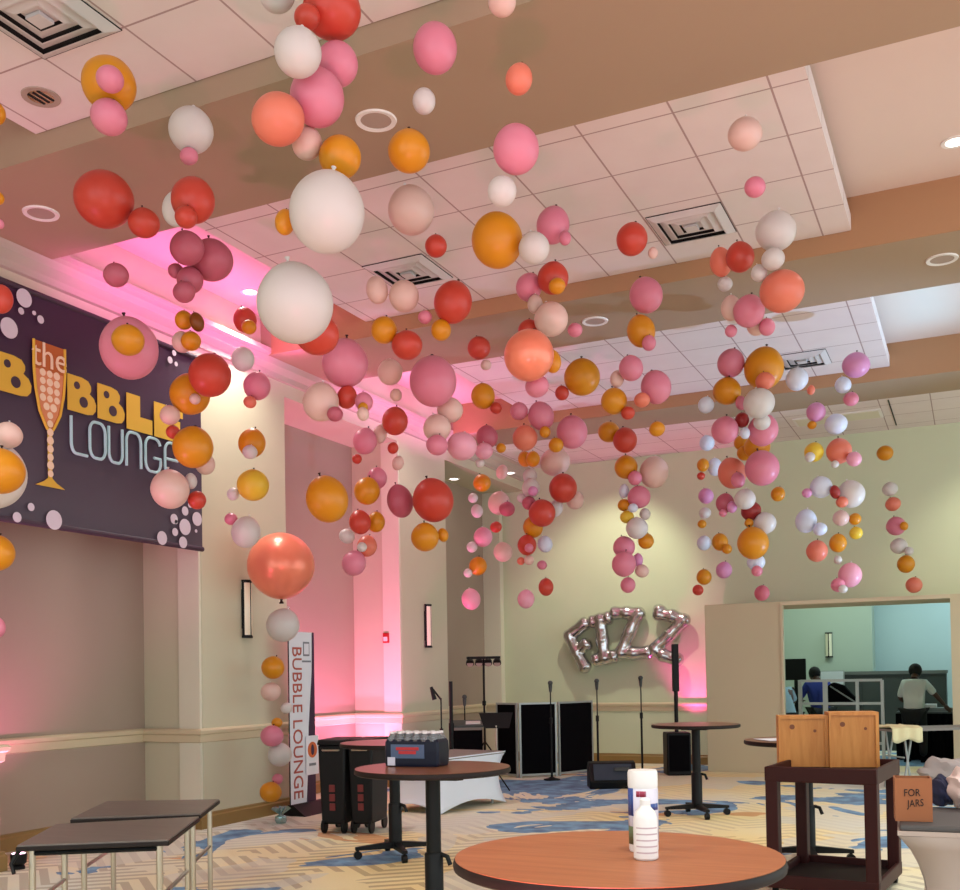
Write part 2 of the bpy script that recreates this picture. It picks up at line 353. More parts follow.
# ------------------------------------------------------------------ lamps and light
def spot(name, loc, tgt, power, col, angle, blend=.6, size=.08, parent=None):
    l = bpy.data.lights.new(name, 'SPOT'); l.energy = power; l.color = col; l.spot_size = math.radians(angle); l.spot_blend = blend; l.shadow_soft_size = size
    o = bpy.data.objects.new(name, l); COL.objects.link(o); o.location = loc
    o.rotation_euler = (V(tgt)-V(loc)).to_track_quat('-Z', 'Y').to_euler()
    return o
def area(name, loc, tgt, power, col, sx, sy=None):
    l = bpy.data.lights.new(name, 'AREA'); l.energy = power; l.color = col; l.shape = 'RECTANGLE'; l.size = sx; l.size_y = sy or sx
    o = bpy.data.objects.new(name, l); COL.objects.link(o); o.location = loc
    o.rotation_euler = (V(tgt)-V(loc)).to_track_quat('-Z', 'Y').to_euler(); return o
WARM, PINK, COOL = (1, .99, .9), (1, .2, .5), (.62, .86, 1)
w = bpy.data.worlds.new('world'); S.world = w; w.use_nodes = True
bg = w.node_tree.nodes['Background']; bg.inputs[0].default_value = (.86, 1, 1.04, 1); bg.inputs[1].default_value = 2.1
LG = 'recessed ceiling downlights'
def downlight(p, label, lit=True, r=.085, power=60):
    p = V(p); t = thing('downlight', label, 'downlight', p, LG)
    MB().lathe(p, [(r*.82, -.004), (r*1.18, -.006), (r*1.2, .002), (r*.82, .004)], 28, ring=True).build('rim', M['white'] if lit else M['grille'], t)
    MB().lathe(p, [(r*.83, -.003), (r*.83, .001)], 28).build('lens', M['lamp'] if lit else M['downlens'], t)
    if not lit:
        for q in (-.04, 0, .04): MB().obox(p+V((q, 0, -.004)), (1, 0, 0), (0, 1, 0), (0, 0, 1), .008, r*.65, .003).build('louvre', M['ventdark'], t)
    elif power: spot('down_spot', p-V((0, 0, .03)), p-V((0, 0, 3)), power, WARM, 110, .8, .09)
downlight(on_z(955, 142, 5.548), 'lit white downlight in the plain coffer near the right edge', power=260)
downlight(on_z(250, 292, 5.548), 'small lit downlight between the pink cove and the big white balloons', power=240)
downlight(on_z(454, 479, 4.748), 'small lit downlight in the dark alcove ceiling beside the red balloon', power=8)
downlight(on_z(510, 473, 4.748), 'small lit downlight in the alcove ceiling nearer the far wall', power=8)
downlight(on_z(41, 97, 5.258), 'unlit louvred downlight beside the square vent at upper left', False, .1)
# added unseen lamps overhead and behind the viewer, lighting tables and balloons
for x, y in ((-3.4, 1.5), (-.2, 2.5), (2.6, 4.5), (2.2, 8.2), (1.6, 12.2), (-3.1, -1.5)):
    spot('down_spot', (x, y, 5.2), (x, y, 0), 330, WARM, 120, .8, .12)
for y in (7.9, 12.2): spot('down_spot', (-6.3, y, 5.5), (-6.6, y, 0), 60, WARM, 110, .8, .1)
spot('wall_washer', (-4.9, 14.95, 5.1), (-5.5, 16.9, 2.6), 300, (1, 1, .76), 75, .7, .08)
spot('wall_washer', (1.2, 14.95, 5.1), (.6, 16.9, 2.8), 200, (1, 1, .76), 75, .7, .08)
# pink floor uplights, some added out of view to tint the ceiling
spot('pink_up_spot', (-6.75, 10.7, .12), (-7.86, 11.9, 3.4), 480, PINK, 120, .9, .06)
spot('pink_up_spot', (-7.5, 12.1, .2), (-7.6, 12.2, 5), 120, PINK, 110, .9, .06)
spot('pink_up_spot', (-7.0, 6.0, .2), (-7.8, 6.5, 3), 150, PINK, 100, .9, .06)
spot('pink_up_spot', (-4.12, 16.5, .4), (-4.1, 16.85, 3.6), 230, (1, .08, .42), 75, .9, .05)
spot('pink_up_spot', (-6.5, 3.2, .3), (-6.4, 7.4, 5.5), 300, PINK, 70, .9, .08)
spot('pink_up_spot', (-5.2, 9.9, 1.2), (-6.7, 12, 5.4), 80, PINK, 80, .9, .08)
spot('pink_up_spot', (-.8, 1.5, .3), (-2.6, 5.5, 5.4), 300, (1, .2, .34), 100, .9, .1)  # unseen pink lamp added to tint the ceiling tiles
spot('pink_up_spot', (2.5, 2.5, .3), (1.0, 6.5, 5.4), 330, (1, .2, .3), 105, .9, .1)
area('pink_fill_strip', (-6.62, 8.0, 4.9), (-7.0, 8.0, 5.6), 22, (1, .12, .6), 2.9, .3)  # added unseen strips washing crown and header pink; no fixture there
area('pink_fill_strip', (-6.62, 12.3, 4.9), (-7.0, 12.3, 5.6), 18, (1, .2, .65), 3.2, .3)
area('blue_cove', (-.4, 12.2, 5.16), (-.4, 12.2, 5.5), 3.5, (.2, .7, 1), .5, 2.2)
spot('blue_fill_spot', (3.5, 12.6, .4), (-2.6, 12.2, 5.3), 1250, (.42, .64, 1), 50, .8, .1)  # unseen lamp added to turn the far tiles bluish
area('kitchen_lamp', (-2.4, 19.6, 3.9), (-2.4, 19.9, 0), 54, (.78, 1, .84), 2, 1)
area('kitchen_lamp', (.4, 20.4, 3.9), (.4, 20.9, 0), 72, (.7, .95, 1), 2, 1)
p = V((-7.05, 6.05, 0)); t = thing('floor_uplight', 'small glowing uplight on the floor at the left edge behind the folding tables', 'uplight', p)
MB().lathe(p, [(.05, 0), (.05, .02), (.04, .03), (.06, .05), (.065, .12), (.056, .125)], 20).build('housing', M['black'], t)
MB().lathe(p, [(.052, .12), (.052, .128)], 20).build('lens', emit('pink_lens', (1, .6, .8, 1), 5), t)
# ------------------------------------------------------------------ ceiling fittings
def vent(cx, cy, h, label):
    z = 5.258; t = thing('ceiling_vent', label, 'vent', (cx, cy, z), 'square ceiling vents')
    MB().box(cx-h, cx+h, cy-h, cy+h, z-.006, z).build('backing', M['ventdark'], t, smooth=False)
    for k in range(4):
        a = h*(1-.24*k); b = a-h*.212; zt = z-.004-.012*0; zb = z-.036+.006*k
        mb = MB()
        for s_ in range(4):
            c, s2 = [(1, 0), (0, 1), (-1, 0), (0, -1)][s_]
            rot = lambda x, y, zz: (cx+x*c-y*s2, cy+x*s2+y*c, zz)
            i, o = b, a
            mb.hexa([rot(-o, -o, zt), rot(o, -o, zt), rot(o-.015, -o+.015, zt), rot(-o+.015, -o+.015, zt), rot(-i, -i, zb), rot(i, -i, zb), rot(i-.01, -i+.01, zb), rot(-i+.01, -i+.01, zb)])
        mb.build('louvre_ring', M['vent'], t, smooth=False)
    MB().box(cx-h*.17, cx+h*.17, cy-h*.17, cy+h*.17, z-.04, z-.02).build('centre_plate', M['vent'], t, smooth=False)
vent(-2.06, 8.62, .31, 'square louvred vent among the pink tiles above the beam, right of centre')
vent(-4.66, 8.40, .31, 'square louvred vent behind the pale balloons, left of centre')
vent(-1.80, 13.0, .31, 'small looking square vent in the bluish far ceiling bay')
vent(-4.66, 4.19, .31, 'large square vent at the top left corner, nearest the viewer')
def speaker(px, py, label):
    p = on_z(px, py, ZC); t = thing('ceiling_speaker', label, 'speaker', p, 'round ceiling speakers')
    MB().lathe(p, [(.1, -.008), (.13, -.012), (.135, 0), (.1, 0)], 28, ring=True).build('ring', M['white'], t)
    MB().lathe(p, [(.1, -.004), (.1, -.001)], 28).build('grille', M['grille'], t)
speaker(376, 120, 'round ceiling speaker on the nearest tan beam, right of the white oval balloon')
speaker(41, 213, 'round ceiling speaker on the nearest beam at the left edge')
speaker(595, 321, 'round ceiling speaker on the middle beam beside the metallic coral balloon')
speaker(942, 259, 'round ceiling speaker on the middle beam at the right edge')
p = [on_z(*q, 5.128) for q in ((795, 422), (880, 411), (889, 431), (803, 442))]
t = thing('ceiling_light_panel', 'flat rectangular ceiling panel before the far wall, right of centre', 'ceiling panel', p[0])
xa, xb, ya, yb = -2.3, -1.1, 15.45, 15.95
MB().box(xa, xb, ya, yb, 5.115, 5.13).build('frame', M['white'], t, smooth=False)
MB().box(xa+.04, xb-.04, ya+.04, yb-.04, 5.108, 5.118).build('diffuser', M['strip'], t, smooth=False)
MB().box(-.98, -.965, 15.0, 16.6, 5.12, 5.135).build('divider', M['black'], t, smooth=False)
def sconce(X, y, z0, z1, label, axis='x'):
    p = V((X, y, (z0+z1)/2)) if axis == 'x' else V((y, X, (z0+z1)/2)); t = thing('wall_sconce', label, 'sconce', p, 'tall black wall sconces')
    d = V((1, 0, 0)) if axis == 'x' else V((0, -1, 0)); s_ = V((0, 1, 0)) if axis == 'x' else V((1, 0, 0))
    half = lambda r, off: [p+d*(off+r*math.cos(a))+s_*(r*math.sin(a)) for a in [(-90+k*18)*PI/180 for k in range(11)]]
    hz = (z1-z0)/2
    MB().prism([q-V((0, 0, hz)) for q in half(.065, 0)], (0, 0, 2*hz)).build('shade', M['black'], t)
    arc_ = lambda r, a0, a1: [p+d*(r*math.cos(a))+s_*(r*math.sin(a)) for a in [math.radians(a0+(a1-a0)*k/6) for k in range(7)]]
    for a0, a1 in ((-64, -9), (9, 64)): MB().prism([q_-V((0, 0, hz*.93)) for q_ in arc_(.068, a0, a1)+arc_(.05, a1, a0)], (0, 0, hz*1.86)).build('diffuser', M['sconcelight'], t)
    for sg in (-1, 1): MB().prism([q+V((0, 0, sg*hz-.01)) for q in half(.072, 0)], (0, 0, .02)).build('end_cap', M['black'], t)
    MB().obox(p-d*.012, d, s_, (0, 0, 1), .012, .05, hz*.7).build('back_plate', M['black'], t, smooth=False)
sconce(-7.08, 9.05, 1.963, 2.567, 'tall black wall sconce on the near pier, left of the metallic coral balloon')
sconce(-7.08, 13.16, 1.93, 2.533, 'tall black wall sconce on the second pier, right of the fire alarm')
ks = on_y(829, 645, 21.4)
sconce(21.38, ks.x, on_y(829, 657, 21.4).z, on_y(829, 633, 21.4).z, 'black wall sconce on the green kitchen wall', 'y')
p = on_y(386.5, 638, 12.42); t = thing('fire_alarm', 'small red fire alarm on the pale pier edge', 'fire alarm', p)
MB().obox(p, (1, 0, 0), (0, 1, 0), (0, 0, 1), .045, .03, .07).build('housing', M['red'], t, bevel=.01)
MB().obox(p+V((0, -.03, -.015)), (1, 0, 0), (0, 1, 0), (0, 0, 1), .03, .006, .03).build('strobe_lens', M['whiteplastic'], t, smooth=False)
# ------------------------------------------------------------------ wall banner
SX = -6.98
def sp_(px, py, off=0): q = on_x(px, py, SX+off); return V((SX+off, q.y, q.z))
by0, by1, bz0, bz1 = 4.7, 8.27, 2.825, 4.75
t = thing('wall_banner', 'wide dark purple wall banner lettered in gold and pale blue with a champagne glass', 'banner', (SX, by0, bz0))
mb = MB()
for i in range(30):   # gently waving cloth
    y0 = by0+(by1-by0)*i/30; y1 = by0+(by1-by0)*(i+1)/30; wv = lambda y: .006*math.sin(y*3)
    mb.hexa([(SX-.012+wv(y0)-.02, y0, bz0), (SX+wv(y0)-.02, y0, bz0), (SX+wv(y1)-.02, y1, bz0), (SX-.012+wv(y1)-.02, y1, bz0), (SX-.012+wv(y0)-.02, y0, bz1), (SX+wv(y0)-.02, y0, bz1), (SX+wv(y1)-.02, y1, bz1), (SX-.012+wv(y1)-.02, y1, bz1)])
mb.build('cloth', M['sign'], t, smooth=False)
MB().tube([(SX-.02, by0, bz0), (SX-.02, by1, bz0)], .025, 10).build('hem_rod', M['plum'], t)
MB().tube([(SX-.02, by0, bz1), (SX-.02, by1, bz1)], .025, 10).build('top_rod', M['plum'], t)
def disc(c, r, d, seg=24): return [V((c.x, c.y+r*math.cos(a), c.z+r*math.sin(a))) for a in [k*2*PI/seg for k in range(seg)]]
def letter_poly(kind, y0, y1, z0, z1):
    P = {'B': [(0, 0), (0, 1), (.5, 1), (.72, .95), (.82, .82), (.82, .7), (.77, .6), (.92, .5), (1, .34), (.98, .16), (.88, .04), (.7, 0)],
         'L': [(0, 0), (0, 1), (.52, 1), (.52, .42), (1, .42), (1, 0)], 'E': [(0, 0), (0, 1), (1, 1), (1, .74), (.62, .74), (.62, .62), (.9, .62), (.9, .4), (.62, .4), (.62, .28), (1, .28), (1, 0)]}[kind]
    return [V((SX+.002, y0+(y1-y0)*a, z0+(z1-z0)*b)) for a, b in P]
def yz(px, py): q = sp_(px, py); return q.y, q.z
zb = (yz(68, 411)[1]+yz(127, 423)[1])/2-.01; zt = (yz(67, 374)[1]+yz(127, 394)[1])/2+.01
def yo(px): return yz(px, 400)[0]
lets = [('B', -5, 31), ('B', 67, 95.5), ('B', 97, 124), ('L', 126, 151.5), ('E', 153.5, 182)]
for kd, a, b in lets:
    MB().prism(letter_poly(kd, yo(a), yo(b), zb-(.02 if kd in 'LE' else 0), zt), (.006, 0, 0)).build('gold_letter', M['gold'], t, smooth=False)
    if kd == 'B':
        w_ = yo(b)-yo(a); h_ = zt-zb
        for u, v_, r in ((.32, .74, .105), (.55, .32, .15)): MB().prism(disc(V((SX+.008, yo(a)+w_*u, zb+h_*v_)), r*h_, 0), (.003, 0, 0)).build('letter_hole', M['plum'], t, smooth=False)
# champagne glass standing for the letter U
yl, yr = yo(33.5), yo(64.5); ym = (yl+yr)/2; hw = (yr-yl)/2
gz = lambda py: yz(49, py)[1]
bt, bm_, bb = gz(344.5), gz(372), gz(430)
bowl = [(1, bt), (1, bm_), (.9, gz(392)), (.66, gz(413)), (.3, gz(426)), (.16, bb)]
pts = [V((SX+.002, ym-hw*a, z)) for a, z in bowl]+[V((SX+.002, ym+hw*a, z)) for a, z in bowl[::-1]]
gl = MB().prism(pts, (.004, 0, 0)).build('glass_bowl', M['glassfill'], t, smooth=False)
mb = MB()
fill = [(.88, bm_), (.86, gz(380)), (.74, gz(398)), (.5, gz(414)), (.2, gz(424))]
mb.prism([V((SX+.0045, ym-hw*a, z)) for a, z in fill]+[V((SX+.0045, ym+hw*a, z)) for a, z in fill[::-1]], (.003, 0, 0))
mb.build('fizz_ground', mat('fizz_print', rgb(222, 140, 96), .6), gl, smooth=False)
mb = MB(); rr = .042
for j in range(13):
    z = bm_-.02-j*.07
    a = 0
    for (a0, z0), (a1, z1) in zip(fill, fill[1:]):
        if z1 <= z <= z0: a = a0+(a1-a0)*(z-z0)/(z1-z0)
    n = max(1, int((hw*a*2)/.074))
    for i in range(n):
        yy = ym+(i-(n-1)/2)*.074
        mb.prism(disc(V((SX+.008, yy, z)), random.uniform(.029, .036), 0, 14), (.002, 0, 0))
mb.build('fizz_bubbles', M['peachprint'], gl, smooth=False)
st = gz(478); ft = gz(487)
mb = MB().prism([V((SX+.002, ym-hw*.15, bb)), V((SX+.002, ym-hw*.13, st)), V((SX+.002, ym-hw*.4, gz(482))), V((SX+.002, ym-hw*.95, ft)), V((SX+.002, ym+hw*.95, ft)), V((SX+.002, ym+hw*.4, gz(482))), V((SX+.002, ym+hw*.13, st)), V((SX+.002, ym+hw*.15, bb))], (.004, 0, 0))
mb.build('glass_stem', M['gold'], t, smooth=False)
mb = MB()
for sg in (-1, 1): mb.tube([V((SX+.008, ym+sg*hw*a, z)) for a, z in bowl], .012, 8)
mb.build('glass_outline', M['gold'], gl)
text('script_lettering', 'the', M['peachprint'], gl, V((SX+.012, ym, (bt+bm_)/2)), (0, 1, 0), (0, 0, 1), .3, .003, sx=.95)
# pale blue tube lettering
def arc(c, r, a0, a1, n=6): return [(c[0]+r*math.cos(math.radians(a0+(a1-a0)*k/n)), c[1]+r*math.sin(math.radians(a0+(a1-a0)*k/n))) for k in range(n+1)]
q = .28
G = {'L': [[(0, 1), (0, q)]+arc((q, q), q, 180, 270)+[(.9, 0)]],
     'O': [[(.5, 0)]+arc((.8-.28, .28), .28, 270, 360)+arc((.52, .72), .28, 0, 90)+arc((.28, .72), .28, 90, 180)+arc((.28, .28), .28, 180, 270)+[(.5, 0)]],
     'U': [[(0, 1), (0, .28)]+arc((.28, .28), .28, 180, 270)+arc((.52, .28), .28, 270, 360)+[(.8, 1)]],
     'N': [[(0, 0), (0, .72)]+arc((.28, .72), .28, 180, 90)+arc((.52, .72), .28, 90, 0)+[(.8, 0)]],
     'G': [arc((.52, .72), .28, 20, 90)+arc((.28, .72), .28, 90, 180)+arc((.28, .28), .28, 180, 270)+arc((.52, .28), .28, 270, 360)+[(.8, .42), (.45, .42)]],
     'E': [[(.8, 1)]+arc((.28, .72), .28, 90, 180)+arc((.28, .28), .28, 180, 270)+[(.8, 0)], [(0, .5), (.7, .5)]]}
lz0 = (yz(95, 458)[1]+yz(160, 474)[1])/2; lz1 = (yz(72, 416)[1]+yz(150, 438)[1])/2
for ch, a, b in (('L', 70, 86), ('O', 88.5, 104), ('U', 107.5, 121), ('N', 125, 139.5), ('G', 144, 159), ('E', 163.5, 178)):
    y0, y1 = yo(a), yo(b); mb = MB(); sw_ = .9 if ch == 'L' else .8
    for st_ in G[ch]: mb.tube([V((SX+.01, y0+(y1-y0)*u/sw_, lz0+(lz1-lz0)*v_)) for u, v_ in st_], .014, 6, flat=(1, 0, 0))
    mb.build('neon_letter', M['neon'], t)
for px, py, r in ((24, 298, 8), (9, 328, 9), (21, 311, 3), (34, 313, 2), (40.5, 319.5, 3.5), (2, 306, 4), (31, 507, 3.5), (17, 518, 4.5), (54, 520, 8.5), (162, 538, 6), (176, 522, 2), (185, 527, 7), (197, 519, 6), (174, 519, 4.5), (185, 511, 4), (175, 532, 3.5), (183, 543, 5), (196, 531, 1.5), (170, 360, 3), (174, 353, 2.5), (176, 364, 2), (190, 505, 2.5)):
    c = sp_(px, py, .003); r_ = r*depth(c)/F*1.15
    c.z = max(c.z, bz0+r_*.6); c.y = min(c.y, by1-r_)
    MB().prism(disc(c, r_, 0), (.003, 0, 0)).build('bubble_print', M['bubble'], t, smooth=False)
for yy in (5.4, 8.1): MB().box(XP+.0, SX-.03, yy-.02, yy+.02, bz1-.02, bz1+.02).build('wall_bracket', M['black'], t, smooth=False)
# ------------------------------------------------------------------ tables
TG = 'round cafe tables on wheeled pedestals'
def cafe_table(c, label, r=.465, topmat='darkwood', z=.96, rot=0, off=(0, 0), base=True):
    c = V((c.x, c.y, 0)); t = thing('cafe_table', label, 'table', c, TG)
    MB().lathe(c, [(r-.012, z-.036), (r-.002, z-.03), (r, z-.018), (r-.004, z-.004), (r-.006, z-.002)], 72, ring=True).build('edge_band', M['edge'], t)
    MB().lathe(c, [(r-.008, z-.006), (r-.006, z)], 72).build('tabletop', M[topmat], t)
    MB().box(c.x-.13, c.x+.13, c.y-.1, c.y+.1, z-.06, z-.034).build('mounting_plate', M['black'], t, smooth=False)
    MB().lathe(c, [(.045, .40), (.045, z-.05)], 20).build('column', M['black'], t)
    MB().lathe(c, [(.056, .10), (.056, .44), (.05, .45)], 20).build('sleeve', M['black'], t)
    MB().tube([c+V((.05, 0, .44)), c+V((.09, 0, .43)), c+V((.11, 0, .38))], .014, 8).build('release_lever', M['black'], t)
    for k in range(4):
        a = rot+k*PI/2; d = V((math.cos(a), math.sin(a), 0)); s_ = V((-d.y, d.x, 0))
        ft = MB().hexa([c+d*.03-s_*.03+V((0, 0, .075)), c+d*.34-s_*.022+V((0, 0, .075)), c+d*.34+s_*.022+V((0, 0, .075)), c+d*.03+s_*.03+V((0, 0, .075)), c+d*.03-s_*.03+V((0, 0, .13)), c+d*.34-s_*.022+V((0, 0, .1)), c+d*.34+s_*.022+V((0, 0, .1)), c+d*.03+s_*.03+V((0, 0, .13))]).build('foot', M['black'], t, smooth=False)
        cc = c+d*.32
        MB().tube([cc+s_*.02+V((0, 0, .034)), cc-s_*.02+V((0, 0, .034))], .034, 16).tube([cc+V((0, 0, .05)), cc+V((0, 0, .08))], .012, 8).build('caster', M['blackplastic'], ft)
    return t
NT_ = on_z(617, 855, .96)
cafe_table(NT_, 'round cherry wood cafe table in the foreground carrying the wipes canister', .49, 'cherry', rot=.4)
TA = on_z(432.5, 767, .96); tA = cafe_table(TA, 'round dark cafe table carrying the pack of water bottles', .47, 'darkwood', rot=.5)
q = TA+V((.08, -.14, -.055)); a = _r*.09
MB().tube([q, q+a*1.6-_f*.02, q+a*1.9-_f*.06, q+a*1.5-_f*.09, q+a*.2-_f*.06], .006, 8).build('wire_hook', M['black'], tA)
cafe_table(on_z(394, 742, .96), 'round cafe table with a pink lit top behind the water pack', .455, 'darkwood', rot=.75)
cafe_table(on_z(695.5, 724, .96), 'round cafe table standing alone before the partition', .46, 'darkwood', rot=.55)
TD = on_z(806, 739.5, .96); cafe_table(TD, 'round cafe table half hidden behind the wooden crates and maroon cart', .475, 'darkwood', rot=.3)
def folding_table(cs, z, label):
    """cs: four corner points front-left, front-right, back-right, back-left"""
    cs = [V((c.x, c.y, 0)) for c in cs]; ctr = sum(cs, V())/4; t = thing('folding_table', label, 'table', ctr, 'low rectangular folding tables')
    MB().prism([c+V((0, 0, z-.03)) for c in cs], (0, 0, .022)).build('edge_band', M['edge'], t, bevel=.004, smooth=False)
    MB().prism([ctr+(c-ctr)*.985+V((0, 0, z-.012)) for c in cs], (0, 0, .012)).build('tabletop', M['tabletop'], t, smooth=False)
    ins = [ctr+(c-ctr)*.84 for c in cs]
    for k, c in enumerate(ins):
        lg = MB().tube([c+V((0, 0, .02)), c+V((0, 0, z-.03))], .016, 10).build('leg', M['chrome'], t)
        MB().lathe(c, [(.02, 0), (.02, .03)], 12).build('foot_cap', M['blackplastic'], lg)
    for a, b in ((0, 3), (1, 2)):
        MB().tube([ins[a]+V((0, 0, .45)), ins[b]+V((0, 0, .45))], .011, 8).build('crossbar', M['chrome'], t)
    MB().tube([ins[0]+V((0, 0, z-.05)), ins[1]+V((0, 0, z-.05))], .012, 8).build('apron_rail', M['black'], t)
    MB().tube([ins[3]+V((0, 0, z-.05)), ins[2]+V((0, 0, z-.05))], .012, 8).build('apron_rail', M['black'], t)
    return t
t1 = folding_table([on_z(15.5, 845.5, .74), on_z(169, 839.6, .74), on_z(200, 816.2, .74), on_z(55.5, 824, .74)], .74, 'grey brown folding table in front, nearer of the two at lower left')
t2 = folding_table([on_z(70, 818.3, .74), on_z(201, 813.5, .74), on_z(220, 799, .74), on_z(106, 801, .74)], .74, 'grey brown folding table behind its twin at lower left')
q = on_z(15.5, 845.5, .74)
MB().tube([q+V((0, .02, -.03)), q+V((-.02, .02, -.05)), q+V((-.03, .0, -.09)), q+V((-.0, -.01, -.13))], .01, 8).build('latch_hook', M['black'], t1)
# ------------------------------------------------------------------ things on the near table
def canister():
    c = on_z(644, 851, .96); c.z = .96; t = thing('wipes_canister', 'tall white and blue wipes canister on the cherry table', 'canister', c); k = depth(c)/F; r = 14.6*k; h = 81*k
    MB().lathe(c, [(r*.95, .001), (r, .008), (r, h*.8)], 36).build('body', M['whiteplastic'], t)
    MB().lathe(c, [(r*1.02, h*.8), (r*1.02, h*.97), (r*.96, h), (r*.3, h*1.0)], 36).build('lid', M['whiteplastic'], t)
    to = -_f; base = math.atan2(to.y, to.x)
    def patch(name, a0, a1, z0, z1, m_):
        mb = MB(); n = 8
        vs = [[mb.b.verts.new(c+V((math.cos(base+a0+(a1-a0)*i/n)*r*1.012, math.sin(base+a0+(a1-a0)*i/n)*r*1.012, z))) for i in range(n+1)] for z in (z0*h, z1*h)]
        for i in range(n): mb.b.faces.new((vs[0][i], vs[0][i+1], vs[1][i+1], vs[1][i]))
        o = mb.build(name, M[m_], t); md = o.modifiers.new('s', 'SOLIDIFY'); md.thickness = .001; return o
    patch('label', -1.5, 1.5, .12, .78, 'lilaclabel')
    patch('label_band', -1.55, -.85, .45, .785, 'bluelabel'); patch('label_band', .35, 1.1, .52, .60, 'bluelabel'); patch('label_band', -1.5, -.75, .1, .32, 'greenlabel')
    for z, w_ in ((.72, .26),): patch('brand_mark', -.35-w_, -.35+w_+.15, z-.035, z+.035, 'redlabel')
def bottle():
    c = on_z(645, 858, .96); c.z = .96; c = c - _f*.02; t = thing('sanitizer_bottle', 'short clear white bottle in front of the wipes canister', 'bottle', c); k = depth(c)/F
    r = 12.2*k; h = 61*k
    MB().lathe(c, [(r*.9, .001), (r, .006), (r, h*.66), (r*.8, h*.78), (r*.45, h*.86), (r*.4, h*.9)], 32).build('body', M['whiteplastic'], t)
    MB().lathe(c, [(r*.42, h*.88), (r*.42, h*.97), (r*.3, h)], 24).build('cap', M['whiteplastic'], t)
    mb = MB(); to = -_f; base = math.atan2(to.y, to.x)
    for j in range(5):
        z0 = h*(.12+.1*j)
        vs = [[mb.b.verts.new(c+V((math.cos(base-1+2*i/8)*r*1.01, math.sin(base-1+2*i/8)*r*1.01, z))) for i in range(9)] for z in (z0, z0+h*.022)]
        for i in range(8): mb.b.faces.new((vs[0][i], vs[0][i+1], vs[1][i+1], vs[1][i]))
    o = mb.build('label_lines', mat('rosy_grey_print', rgb(196, 168, 176), .5), t)
canister(); bottle()
# ------------------------------------------------------------------ pack of water bottles
def water_pack():
    c = on_z(417, 766, .96); c.z = .96; c = c + _f*.02; t = thing('water_bottle_pack', 'shrink wrapped pack of water bottles on the round dark table', 'water pack', c); k = depth(c)/F
    ang = -.35; ax = (_r*math.cos(ang)+_f*math.sin(ang)); ay = V((-ax.y, ax.x, 0)); hx, hy, h = 29*k, 15*k, 34*k
    pts = []
    for sx in (-1, 1): pass
    ring = lambda z, g: [c+ax*(i*hx*g)+ay*(j*hy*g)+V((0, 0, z)) for i, j in ((-1, -.85), (-.93, -1), (.93, -1), (1, -.85), (1, .85), (.93, 1), (-.93, 1), (-1, .85))]
    mb = MB(); R = [[mb.b.verts.new(p) for p in ring(z, g)] for z, g in ((.002, .97), (.02, 1), (h*.45, 1.01), (h*.72, .99), (h*.8, .93))]
    for a, b in zip(R, R[1:]):
        for i in range(8): mb.b.faces.new((a[i], a[(i+1) % 8], b[(i+1) % 8], b[i]))
    mb.b.faces.new(R[0][::-1]); mb.b.faces.new(R[-1]); mb.build('shrink_wrap', M['wrap'], t, smooth=False)
    nx, ny = 6, 4; first = None
    for i in range(nx):
        for j in range(ny):
            p = c+ax*((i-(nx-1)/2)/(nx/2)*hx*.92)+ay*((j-(ny-1)/2)/(ny/2)*hy*.92)
            if first is None:
                f0 = p; first = MB().lathe(p, [(.028, h*.74), (.03, h*.8), (.024, h*.87), (.013, h*.94), (.013, h*.97)], 14).build('bottle', M['pet'], t)
                cap = MB().lathe(p, [(.015, h*.96), (.015, h*1.02)], 12).build('cap', M['whiteplastic'], first)
            else:
                b = first.copy(); COL.objects.link(b); b.parent = t; b.location = p-f0
                cc = cap.copy(); COL.objects.link(cc); cc.parent = b
    fr = c-ay*(hy*1.02)
    MB().obox(fr-ax*hx*.12+V((0, 0, h*.45)), ax, (0, 0, 1), ay, hx*.62, h*.2, .003).build('label_panel', mat('slate_blue_print', rgb(70, 86, 118), .4), t, smooth=False)
    for z, w_ in ((.53, .42), (.42, .32)):
        MB().obox(fr-ax*hx*.12-ay*.004+V((0, 0, h*z)), ax, (0, 0, 1), ay, hx*w_, h*.045, .002).build('red_lettering_band', M['red'], t, smooth=False)
    MB().obox(fr-ax*hx*.72-ay*.004+V((0, 0, h*.16)), ax, (0, 0, 1), ay, hx*.14, h*.12, .002).build('small_white_label', M['lilaclabel'], t, smooth=False)
water_pack()
